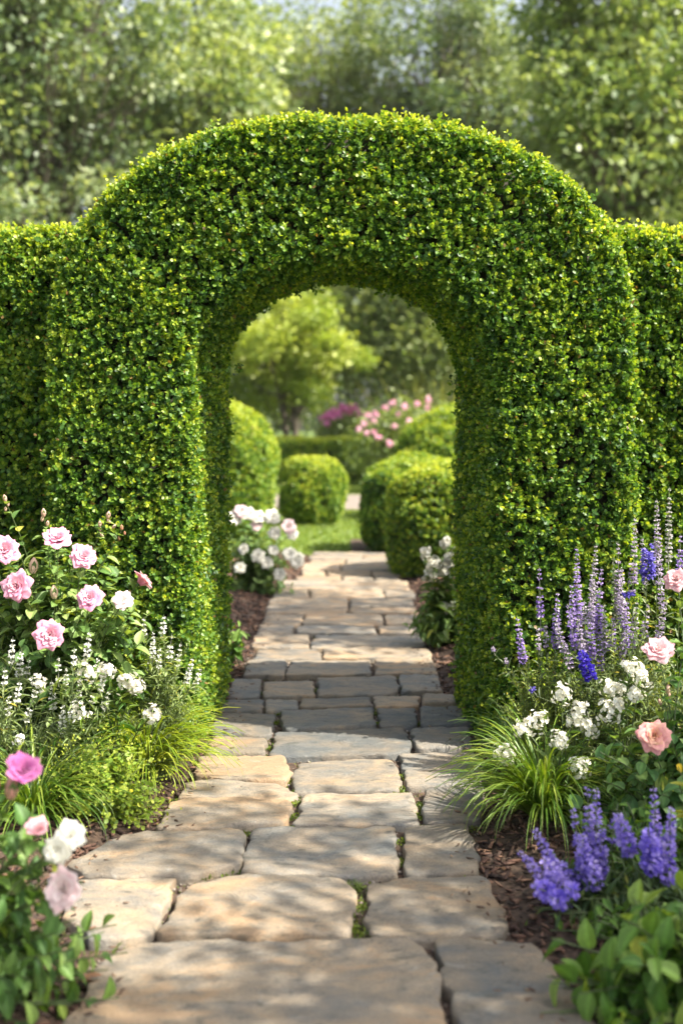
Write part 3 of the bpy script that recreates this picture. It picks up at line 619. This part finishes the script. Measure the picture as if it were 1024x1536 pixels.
spires('silvery plant with pale spires next to the arch opening', A(-.80, 4.45, .05), [(216, 925), (230, 945), (246, 922), (258, 950), (272, 962), (240, 970), (225, 980), (290, 985), (302, 1000)], 'white flowered spire plants', 150)
feathery('soft grey green feathery shrub before the left pier', A(-.78, 4.5, .05), A(-.74, 4.46, .15), A(.2, .15, .52), 110, [(.09, .14, .05), (.17, .24, .08), (.30, .36, .13)], .028, .008)
cluster_plant('low plant with bright white heads beside the lower yellow green clump', A(-.92, 4.25, .05), [(P(190, 1022, 4.15), .030, 30, WHT, .012), (P(206, 1030, 4.15), .022, 20, WHT, .013), (P(230, 1072, 4.15), .026, 24, WHT, .013), (P(130, 1008, 4.1), .032, 26, WHT, .013), (P(160, 1008, 4.1), .024, 20, WHT, .012), (P(58, 1025, 4.1), .025, 18, WHT, .012), (P(118, 1068, 4.05), .022, 16, WHT, .011), (P(30, 1110, 3.95), .016, 10, WHT, .010)],
              ell_tips(A(-.95, 4.2, .05), A(.22, .12, .30), 12), group='white flowered plants of the left bed', leaf=.08, pal=PAL_GRASS, wid=.16)
grass('yellow green arching clump spilling over the path below the arch', A(-.80, 4.42, .04), 330, .44, .0085, pal=[(.07, .15, .015), (.15, .24, .02), (.26, .34, .03), (.42, .46, .07)], lean=(.35, -.25), el=(35, 82))
grass('dark green strappy clump at the left edge above the mulch', A(-1.12, 3.92, .04), 360, .42, .0080, lean=(.3, -.3), el=(30, 80))
grass('fine grey green clump behind the dark strappy clump', A(-1.22, 4.12, .04), 260, .40, .0045, pal=[(.05, .09, .03), (.10, .15, .06), (.17, .22, .09)], el=(50, 88), droop=.6)
# lady's mantle mound
t = thing('lady_mantle', 'lime green mound of small scalloped leaves at the edge of the mulch', 'perennial', (-.93, 4.12, .04)); gl, gs = Geo(), Geo()
stems_leaves(gl, gs, A(-.90, 4.02, .04), ell_tips(A(-.90, 4.0, .04), A(.27, .20, .30), 520, .5, .04), .024, .016, .5, PAL_LIME, wid=1.0, tmpl=(TFAN, FFAN), srad=.0012, scol=(.2, .25, .06))
n = 420; v = norm(rv(n)+A(0, 0, .6)); v[:, 2] = np.abs(v[:, 2]); gl.inst(T2, F2, frames(norm(v+rv(n, .6)), rv(n)), A(-.90, 4.0, .05)+v*A(.28, .20, .31)*rng.uniform(.85, 1.08, (n, 1)), np.full(n, .009), mixc([(.30, .38, .04), (.50, .55, .08)], rng.random(n)))
gl.build('foliage', M_foliage, t); gs.build('stem', M_stem, t)
# foreground left rose bush
base = A(-.98, 2.72, .05)
tips = np.concatenate([ell_tips(A(-.90, 2.72, .04), A(.36, .26, .46), 120, .4, .04), A([-.60, 2.75, .10], [-.56, 2.8, .12], [-.64, 2.7, .05], [-.60, 2.85, .17], [-.70, 2.75, .30], [-.95, 2.7, .55], [-.84, 2.72, .48], [-1.0, 2.7, .62], [-.92, 2.7, .60], [-.88, 2.75, .56], [-.80, 2.7, .45], [-.86, 2.68, .50], [-.76, 2.72, .40], [-.96, 2.8, .58], [-.90, 2.6, .50], [-.72, 2.7, .36], [-.80, 2.8, .50], [-1.0, 2.6, .55]).reshape(-1, 3)])
fl = [(P(36, 1160, 2.66), (.3, -.6, .8), .052, MAG, 6, .6), (P(100, 1333, 2.62), (-.4, -.9, .35), .054, PALE, 6, .8), (P(104, 1254, 2.7), (.4, -.6, .5), .042, WHT, 5, .8), (P(86, 1275, 2.66), (.1, -.9, .1), .036, WHT, 4), (P(58, 1245, 2.68), (0, -.5, 1), .034, PKL, 4, .6)]
bd = [(P(17, 1198, 2.66), .019, (.72, .36, .30)), (P(-8, 1190, 2.66), .014, (.6, .1, .3))]
rose_bush('foreground rose bush with magenta and pale pink blooms by the nearest slab', base, tips, fl, bd, leaf=.07, step=.034, pal=[(.04, .10, .025), (.075, .16, .035), (.14, .24, .05), (.22, .32, .08)])

# ------------------------------------------------------------------ right bed
def sp(px, py, Y, L, r, pal): return (P(px, py, Y), L, r, pal)
salvia('salvia with lavender spikes closest to the arch opening', A(.86, 4.5, .05), [sp(775, 925, 4.45, .20, .019, SAL), sp(808, 850, 4.5, .27, .017, SAL), sp(836, 888, 4.45, .24, .020, SAL), sp(806, 940, 4.4, .10, .012, SALG), sp(818, 935, 4.45, .10, .013, SALG), sp(738, 970, 4.45, .02, .008, SALG), sp(757, 985, 4.45, .03, .009, SALG)], leaves=55)
salvia('salvia with tall violet spikes in the middle of the purple group', A(1.02, 4.5, .05), [sp(864, 820, 4.45, .36, .019, SAL), sp(856, 876, 4.4, .28, .018, SAL), sp(876, 900, 4.4, .22, .018, SALG), sp(893, 815, 4.5, .34, .018, SALG), sp(902, 850, 4.45, .30, .018, SAL), sp(888, 845, 4.4, .30, .017, SALG)], leaves=60)
salvia('salvia with greyish spikes behind the blue flower head', A(1.18, 4.48, .05), [sp(926, 812, 4.45, .30, .018, SALG), sp(932, 850, 4.4, .26, .019, SALG), sp(919, 835, 4.45, .30, .013, [(.3, .33, .2), (.42, .44, .3)]), sp(952, 775, 4.5, .32, .018, SALG), sp(940, 900, 4.4, .2, .016, SAL)], leaves=60)
salvia('tallest grey lavender salvia by the right photo edge', A(1.36, 4.5, .05), [sp(984, 748, 4.5, .36, .019, SALG), sp(1003, 730, 4.55, .34, .016, [(.45, .43, .45), (.6, .6, .52)]), sp(962, 805, 4.45, .2, .014, SALG), sp(1020, 800, 4.4, .2, .016, SAL), sp(990, 850, 4.4, .18, .014, SALG)], leaves=60)
salvia('deep blue flower heads rising among the grey salvias', A(1.24, 4.3, .05), [(P(970, 822, 4.3), .11, .046, SALB), (P(941, 872, 4.3), .06, .028, SALB), (P(870, 975, 4.15), .12, .034, [(.03, .02, .30), (.07, .04, .5), (.14, .10, .62)]), (P(792, 1028, 4.3), .03, .014, SALB)], group='blue flowers of the right bed', cat='flowering plant', name='blue_flower_plant')
salvia('short salvia spikes massed low in front of the tall purple group', A(1.10, 4.36, .05), [sp(x_, y_, 4.33, L_, .017, c_) for x_, y_, L_, c_ in ((832, 925, .15, SALG), (850, 905, .18, SAL), (866, 925, .18, SALG), (884, 930, .16, SAL), (905, 905, .2, SALG), (918, 925, .16, SAL), (845, 960, .12, SALG), (898, 955, .14, SAL), (955, 900, .2, SALG), (972, 905, .16, SALG), (935, 945, .12, SALG), (998, 900, .2, SALG))], leaves=70)
feathery('fine yellow green feathery shrub right of the arch opening', A(.84, 4.45, .05), A(.84, 4.40, .12), A(.28, .18, .50), 220, [(.12, .19, .04), (.22, .31, .065), (.38, .44, .12)], .022, .008)
feathery('grey green filler shrub under the tall salvias', A(1.15, 4.35, .05), A(1.16, 4.3, .15), A(.38, .16, .58), 190, [(.10, .15, .055), (.18, .25, .085), (.30, .36, .14)], .034, .010)
grass('dark green clump tucked against the right pier of the arch', A(.78, 4.62, .04), 200, .33, .006, pal=[(.03, .08, .02), (.06, .13, .03), (.12, .2, .05)], lean=(-.3, -.3), el=(30, 75))
grass('big yellow green strappy clump overhanging the right path edge', A(.74, 3.93, .04), 420, .46, .0085, pal=[(.045, .12, .015), (.09, .18, .02), (.17, .27, .03), (.32, .38, .07)], lean=(-.28, -.1), el=(35, 86))
H = [(757, 1134, 3.95, .032), (785, 1092, 4.05, .030), (808, 1082, 4.05, .030), (842, 1043, 4.1, .032), (867, 1068, 4.0, .034), (880, 1092, 4.0, .034), (862, 1082, 4.0, .026), (838, 1113, 3.95, .026), (868, 1151, 3.85, .032)]
cluster_plant('white stock with rounded heads over the yellow green clump', A(.84, 4.0, .05), [(P(x_, y_, Y_), r_, 30, [(.84, .80, .62), (.88, .86, .76), (.9, .89, .84)], .0112) for x_, y_, Y_, r_ in H], ell_tips(A(.88, 3.98, .05), A(.18, .12, .28), 34), wid=.22)
H = [(913, 1033, 4.05, .032), (930, 1040, 4.05, .026), (912, 1068, 4.0, .032), (925, 1062, 4.0, .024), (950, 1003, 4.0, .026), (962, 1018, 3.95, .026), (952, 1042, 3.95, .024), (940, 1000, 4.1, .018)]
cluster_plant('white stock with loose heads below the upper pink rose', A(1.04, 4.02, .05), [(P(x_, y_, Y_), r_, 26, [(.84, .80, .62), (.88, .86, .76), (.9, .89, .84)], .0112) for x_, y_, Y_, r_ in H], ell_tips(A(1.04, 4.0, .05), A(.16, .12, .34), 34), wid=.22)
base = A(1.18, 3.72, .05)
tips = np.concatenate([ell_tips(A(1.14, 3.66, .05), A(.38, .32, .46), 190, .4, .06), ell_tips(A(1.28, 3.85, .25), A(.22, .15, .52), 50, .4, .3)])
fl = [(P(987, 978, 3.75), (-.2, -.6, .9), .058, PKL), (P(980, 1105, 3.6), (-.1, -1, .55), .058, PEA), (P(1014, 872, 3.9), (-.4, -.6, .6), .048, PKL)]
rose_bush('rose bush with rounded dark leaves and pink blooms at the right edge', base, tips, fl, [(P(1000, 1040, 3.75), .010)], leaf=.07, step=.034, pal=[(.04, .11, .035), (.07, .16, .045), (.13, .24, .065), (.24, .34, .10)], wid=.78)
feathery('low filler foliage beneath the white stocks', A(.98, 3.85, .05), A(.98, 3.85, .05), A(.30, .16, .30), 110, [(.04, .10, .02), (.08, .17, .03), (.16, .26, .06)], .045, .022)
t = thing('golden_leaf_shrub', 'small shrub with golden yellow leaves at the right photo edge', 'shrub', (1.14, 3.32, .05)); gl, gs = Geo(), Geo()
stems_leaves(gl, gs, A(1.16, 3.32, .05), ell_tips(A(1.12, 3.3, .25), A(.13, .1, .32), 14, .5, .2), .06, .03, .4, [(.2, .26, .03), (.36, .38, .05), (.5, .48, .08)], wid=.3); gl.build('foliage', M_foliage, t); gs.build('stem', M_stem, t)
# foreground salvia
S1 = [(776, 1275, .24, .024, 3.15), (799, 1240, .25, .025, 3.2), (858, 1210, .28, .024, 3.25), (880, 1177, .26, .023, 3.3), (894, 1180, .30, .024, 3.25), (926, 1205, .12, .018, 3.25), (979, 1178, .22, .022, 3.2), (1006, 1208, .24, .024, 3.1), (890, 1290, .10, .028, 3.1), (872, 1250, .16, .03, 3.15), (815, 1290, .14, .03, 3.1), (838, 1290, .12, .028, 3.15), (902, 1240, .18, .03, 3.2)]
salvia('purple salvia leaning over the mulch in the right foreground', A(.76, 3.2, .05), [(P(x_, y_, Y_), L_, r_, SALF) for x_, y_, L_, r_, Y_ in S1[:6]+S1[8:]], leaves=110, group='purple salvias of the foreground', foliage=[(.04, .08, .03), (.08, .14, .05), (.14, .2, .07)])
salvia('purple salvia with a thick bloom left of the golden leaves', A(.95, 3.15, .05), [(P(x_, y_, Y_), L_, r_, SALF) for x_, y_, L_, r_, Y_ in S1[6:8]]+[(P(972, 1248, 3.1), .12, .048, SALL), (P(925, 1220, 3.15), .12, .032, SALF), (P(800, 1330, 3.05), .06, .034, SALL), (P(823, 1345, 3.0), .05, .03, SALL), (P(848, 1330, 3.0), .04, .02, SALL)], leaves=110, group='purple salvias of the foreground', foliage=[(.04, .08, .03), (.08, .14, .05), (.14, .2, .07)])
t = thing('leafy_perennial', 'low bright leafy plant filling the mulch behind the foreground salvia', 'perennial', (.98, 3.42, .05)); gl, gs = Geo(), Geo()
stems_leaves(gl, gs, A(.98, 3.42, .05), ell_tips(A(1.0, 3.42, .04), A(.36, .22, .28), 120, .4, .05), .055, .03, .25, [(.05, .12, .02), (.09, .19, .03), (.17, .28, .05)], wid=.5)
gl.build('foliage', M_foliage, t); gs.build('stem', M_stem, t)
t = thing('leafy_perennial', 'low green leaves at the base of the purple spikes beside the mulch', 'perennial', (.78, 3.02, .05)); gl, gs = Geo(), Geo()
stems_leaves(gl, gs, A(.80, 3.0, .05), ell_tips(A(.82, 3.0, .04), A(.26, .16, .18), 80, .4, .04), .05, .03, .25, [(.05, .12, .02), (.10, .20, .035), (.20, .31, .06)], wid=.45)
gl.build('foliage', M_foliage, t); gs.build('stem', M_stem, t)
# foreground broadleaf plant
t = thing('broadleaf_shrub', 'broad leaved green shrub in the right foreground corner', 'shrub', (.84, 2.72, .05)); gl, gs = Geo(), Geo()
stems_leaves(gl, gs, A(.84, 2.70, .05), np.concatenate([ell_tips(A(.82, 2.68, .04), A(.34, .24, .34), 84, .4, .06), ell_tips(A(.80, 2.62, .02), A(.33, .28, .12), 46, .5, .05)]), .092, .045, .25, [(.045, .12, .02), (.085, .18, .03), (.15, .26, .045), (.28, .36, .08)], wid=.66)
gl.build('foliage', M_foliage, t); gs.build('stem', M_stem, t)

# ------------------------------------------------------------------ beyond the arch
base = A(-.78, 9.5, .03); tips = ell_tips(A(-.78, 9.45, .05), A(.50, .35, .70), 130, .4, .08)
fl = [(P(x_, y_, 9.2), (rng.normal(0, .4), -1, .5), r_*.88, WHT if c_ is WHT or i_ % 2 else c_) for i_, (x_, y_, r_, c_) in enumerate(((362, 768, .07, PALE), (374, 772, .07, WHT), (388, 776, .07, WHT), (408, 776, .08, WHT), (385, 788, .06, PALE), (352, 778, .07, PALE), (432, 790, .08, PALE), (437, 800, .07, WHT), (412, 800, .07, WHT), (366, 824, .06, WHT), (387, 834, .07, WHT), (400, 844, .065, WHT), (420, 862, .065, WHT), (434, 832, .075, WHT), (442, 842, .075, WHT), (410, 826, .055, WHT), (448, 838, .06, WHT), (360, 852, .06, PALE)))]
rose_bush('white flowering rose bush on the left just beyond the arch', base, tips, fl, [], leaf=.085, step=.05, pal=[(.06, .13, .035), (.12, .21, .055), (.24, .33, .10)], group='rose bushes beyond the arch')
HL = [(638, 832), (668, 815), (672, 838), (664, 858), (643, 862), (676, 850), (650, 845), (672, 912), (690, 830)]
cluster_plant('white flowered leafy plant right of the path just beyond the arch', A(.70, 7.2, .03), [(P(x_, y_, 7.1), .034, 18, WHT, .020) for x_, y_ in HL], ell_tips(A(.68, 7.15, .03), A(.28, .22, .50), 80), leaf=.10, cat='flowering plant', name='white_flower_plant', group='white flowered plants beyond the arch', wid=.45, pal=[(.06, .13, .035), (.12, .21, .055), (.24, .33, .10)])
t = thing('leafy_perennial', 'low leafy plant at the path edge behind the left pier', 'perennial', (-.68, 6.6, .03)); gl, gs = Geo(), Geo()
stems_leaves(gl, gs, A(-.70, 6.6, .03), ell_tips(A(-.68, 6.55, .03), A(.15, .15, .34), 24), .10, .05, .3, [(.04, .1, .02), (.08, .17, .03), (.18, .27, .05)], wid=.45); gl.build('foliage', M_foliage, t); gs.build('stem', M_stem, t)

def blob_shrub(name, label, x, y, rx, ry, h, n, leaf, pal, flowers=(), fpal=MAG, fr=.1, group=None, cat='shrub', ztop=None):
    t = thing(name, label, cat, (x, y, 0), group); gl = Geo(); gs = Geo()
    ncl = 60; v = norm(rv(ncl)); v[:, 2] = np.abs(v[:, 2]); cc = A(x, y, h*.35)+v*A(rx, ry, h*.6)*rng.uniform(.5, 1, (ncl, 1)); tone = rng.random(ncl)
    i = rng.integers(0, ncl, n); pos = cc[i]+rv(n)*A(.2*rx, .2*ry, .12*h); k = pos[:, 2] > .05; pos, i = pos[k], i[k]; m_ = len(pos); sz = leaf*rng.uniform(.6, 1.2, m_)
    gl.inst(T2, F2, frames(norm(pos-A(x, y, h*.3)+rv(m_)*rx*.8), norm(A(.0, 0, 1)+rv(m_, .6))), pos, np.stack([sz*.6, sz, sz*.5], 1), mixc(pal, np.clip(tone[i]*.6+rng.random(m_)*.4, 0, 1)))
    for c_ in cc[:24]: gs.tube([A(x, y, -.03), (A(x, y, 0)+c_)/2+A(0, 0, .1*h), c_], [.03, .02, .008], (.12, .09, .06), 5)
    gl.build('foliage', M_tree, t); gs.build('stem', M_stem, t)
    for (px, py) in flowers:
        g = Geo(); cluster(g, P(px, py, y-ry*.8), fr*rng.uniform(.8, 1.2), 16, fpal, fr*.7); g.build('flower_cluster', M_petal, t)
    return t
PT1 = [(.07, .12, .042), (.15, .21, .075), (.28, .345, .14), (.48, .52, .26)]
PT2 = [(.042, .08, .036), (.095, .145, .07), (.21, .27, .135), (.44, .48, .28)]
blob_shrub('magenta_shrub', 'small shrub topped with magenta blooms behind the low hedge', 0.15, 33, 1.0, .8, 2.1, 4200, .12, PT1, [(485, 628), (492, 622), (500, 618), (508, 622), (516, 614), (524, 618), (532, 612), (538, 620), (512, 612), (498, 628), (526, 612), (490, 636), (543, 622)], [(.7, .12, .42), (.8, .25, .55), (.85, .45, .65)], .085)
blob_shrub('pink_shrub', 'wide shrub dotted with pink blooms right of the low hedge', 1.75, 24.5, 1.5, .9, 1.95, 9000, .11, [(.08, .13, .04), (.17, .24, .06), (.32, .38, .12)], [(563, 622), (578, 612), (560, 632), (545, 636), (590, 640), (567, 656), (584, 666), (560, 648), (606, 610), (625, 606), (640, 612), (597, 622), (550, 650), (612, 632), (538, 644), (552, 624), (642, 600), (588, 605)], [(.72, .25, .45), (.85, .5, .62), (.9, .7, .75)], .05)
g = grass('tall pale ornamental grass behind the pink shrub', A(2.5, 27, 0), 500, 2.9, .03, pal=[(.16, .2, .05), (.30, .33, .10), (.42, .42, .16)], el=(66, 89), droop=.25, spread=1.3, group='ornamental grass', cat='ornamental grass')

def tree(name, label, x, y, H, cr, ch, nl, leaf, pal, seed, stems=1, lean=0.0, clumps=60, trunk=.16, z0=.35, group='trees behind the garden', cs=.5, col=None):
    r = np.random.default_rng(seed); t = thing(name, label, 'tree', (x, y, 0), group); gt = Geo(); gl = Geo(); cc = []
    zc = H-ch/2; C0 = A(x+lean, y, zc)
    v = norm(r.normal(size=(clumps, 3))); cc = C0+v*A(cr, cr, ch/2)*(r.random((clumps, 1))**.45)
    for s_ in range(stems):
        dx = (s_-(stems-1)/2)*.35; tp = A(x+dx+lean*.8+r.normal(0, .1), y, H*.8); bs = A(x+dx*.6, y+s_*.1, -.03)
        u = np.linspace(0, 1, 9)[:, None]; pts = bs+(tp-bs)*u+np.concatenate([np.zeros((1, 3)), r.normal(0, .06*H/10, (8, 3))*A(1, 1, .2)]); gt.tube(pts, trunk*(1-.85*u[:, 0])**.8+.01, (.1, .08, .06), 9)
        for c_ in cc[s_::stems]:
            i = r.integers(2, 8); 
            if pts[i][2] > c_[2]: i = max(2, i-3)
            a = pts[i]; mid = (a+c_)/2+A(r.normal(0, .15), r.normal(0, .15), r.uniform(.0, .5))*cr*.25; uu = np.linspace(0, 1, 6)[:, None]
            q = (1-uu)**2*a+2*uu*(1-uu)*mid+uu**2*c_; gt.tube(q, np.linspace(trunk*.32, .012, 6), (.1, .08, .06), 5)
            for _ in range(2):
                e_ = c_+r.normal(0, cs*.8, 3); gt.tube([q[3], (q[3]+e_)/2+A(0, 0, .1), e_], [trunk*.12, .012, .006], (.1, .08, .06), 4)
    k = r.integers(0, clumps, nl); tone = r.random(clumps); size = r.uniform(.6, 1.4, clumps); o = norm(r.normal(size=(nl, 3)))*(r.random((nl, 1))**.5)*1.5
    pos = cc[k]+o*A(cs, cs, cs*.62)*size[k][:, None]; kk = pos[:, 2] > .3; pos, k, o = pos[kk], k[kk], o[kk]; m_ = len(pos); sz = leaf*r.uniform(.6, 1.25, m_)
    d = norm(o+r.normal(0, .7, (m_, 3))-A(0, 0, .25)); nr = norm(A(0, 0, .9)+r.normal(0, .6, (m_, 3)))
    gl.inst(T2, F2, frames(d, nr), pos, np.stack([sz*.62, sz, sz*.5], 1), mixc(pal, np.clip(tone[k]*.5+r.random(m_)*.5, 0, 1)))
    gt.build('trunk', M_bark, t); gl.build('crown', M_tree, t); return t
PTL = [(.075, .13, .045), (.16, .225, .085), (.30, .365, .155), (.50, .55, .29)]
tree('multi_stem_tree', 'small light green tree on two slim stems seen through the arch', -1.75, 36, 6.0, 2.5, 4.0, 16000, .17, [(.13, .20, .035), (.25, .34, .05), (.42, .48, .09), (.56, .60, .18)], 3, stems=2, clumps=46, trunk=.12, cs=.5)
BT = [ # x, y, H, cr, ch, leaves, palette, label
 (-8.8, 31, 18.5, 4.2, 15.5, 30000, PT2, 'dark leafy tree rising above the left hedge wall'),
 (-15, 31, 17, 4.4, 14, 16000, PT2, 'leafy tree beyond the far left end of the hedge'),
 (-4.9, 35, 16.5, 3.0, 12.0, 22000, PTL, 'light green tree left of the arch top'),
 (-1.0, 48, 22, 4.4, 12, 15000, PT1, 'thin crowned tree under the gap of sky over the arch'),
 (4.3, 45, 22, 4.0, 17, 25000, PT2, 'tall tree rising right of the sky gap over the arch'),
 (7.6, 28, 16, 3.6, 13.6, 32000, PTL, 'pale green tree rising above the right hedge wall'),
 (15.5, 32, 17, 4.4, 14, 16000, PT1, 'leafy tree beyond the far right end of the hedge'),
 (15.5, 46, 23, 5.4, 19, 16000, PT2, 'very tall tree behind the pale green tree'),
 (-12.5, 43, 22, 5.0, 18, 16000, PT1, 'very tall tree behind the dark leafy tree'),
 (6.8, 47, 21, 4.6, 17, 18000, PT1, 'round crowned tree far behind the pink shrub'),
]
for i, (x, y, H_, cr, ch, nl, pal, lb) in enumerate(BT):
    tree('leafy_tree', lb, x, y, H_, cr, ch, int(nl*1.25), .235, pal, 20+i, clumps=180, trunk=.2, cs=.78)
for i, (x, y, rx, h_, pal, lb) in enumerate([(-5.2, 41, 3.6, 5.6, PT2, 'dark shrub mass left of the small two stemmed tree'), (.6, 44, 3.8, 8.8, PTL, 'big soft green shrub behind the magenta shrub'), (4.9, 42, 3.6, 8.2, PTL, 'big pale shrub behind the tall ornamental grass'), (-11, 40, 3.6, 5.6, PT1, 'big shrub far behind the left hedge wall'), (12, 40, 3.6, 5.6, PT2, 'big shrub far behind the right hedge wall')]):
    blob_shrub('tall_shrub', lb, x, y, rx, 1.8, h_*1.05, 22000, .24, pal, group='tall shrubs at the back of the garden')

# trees to the right of the path, beyond the frame, that dapple the stones
tree('shade_tree', 'leafy tree right of the near path that dapples the flagstones', 4.1, 1.5, 6.2, 1.55, 3.0, 3700, .088, PT1, 81, clumps=46, trunk=.10, group='shade trees right of the path', cs=.30)
tree('shade_tree', 'leafy tree right of the far path that shades the flagstones beyond the arch', 5.6, 6.4, 7.6, 1.7, 3.0, 5200, .11, PT1, 82, clumps=46, trunk=.12, group='shade trees right of the path', cs=.32)


# thin summer air that softens the far trees
g = Geo(); x0, x1, y0, y1, z0, z1 = -26, 26, -6, 56, -1.2, 25
g.raw([[a, b, c] for a in (x0, x1) for b in (y0, y1) for c in (z0, z1)], [[0, 1, 3, 2], [4, 6, 7, 5], [0, 4, 5, 1], [2, 3, 7, 6], [1, 5, 7, 3], [0, 2, 6, 4]], (1, 1, 1))
m = bpy.data.materials.new("air"); m.use_nodes = True; m.node_tree.nodes.clear()
pv = m.node_tree.nodes.new('ShaderNodeVolumePrincipled'); pv.inputs['Color'].default_value = (.95, .95, .86, 1); pv.inputs['Density'].default_value = .0002
oo = m.node_tree.nodes.new('ShaderNodeOutputMaterial'); m.node_tree.links.new(pv.outputs[0], oo.inputs['Volume'])
tag(g.build('haze', m, smooth=False), 'thin pale summer haze over the garden', kind='stuff')
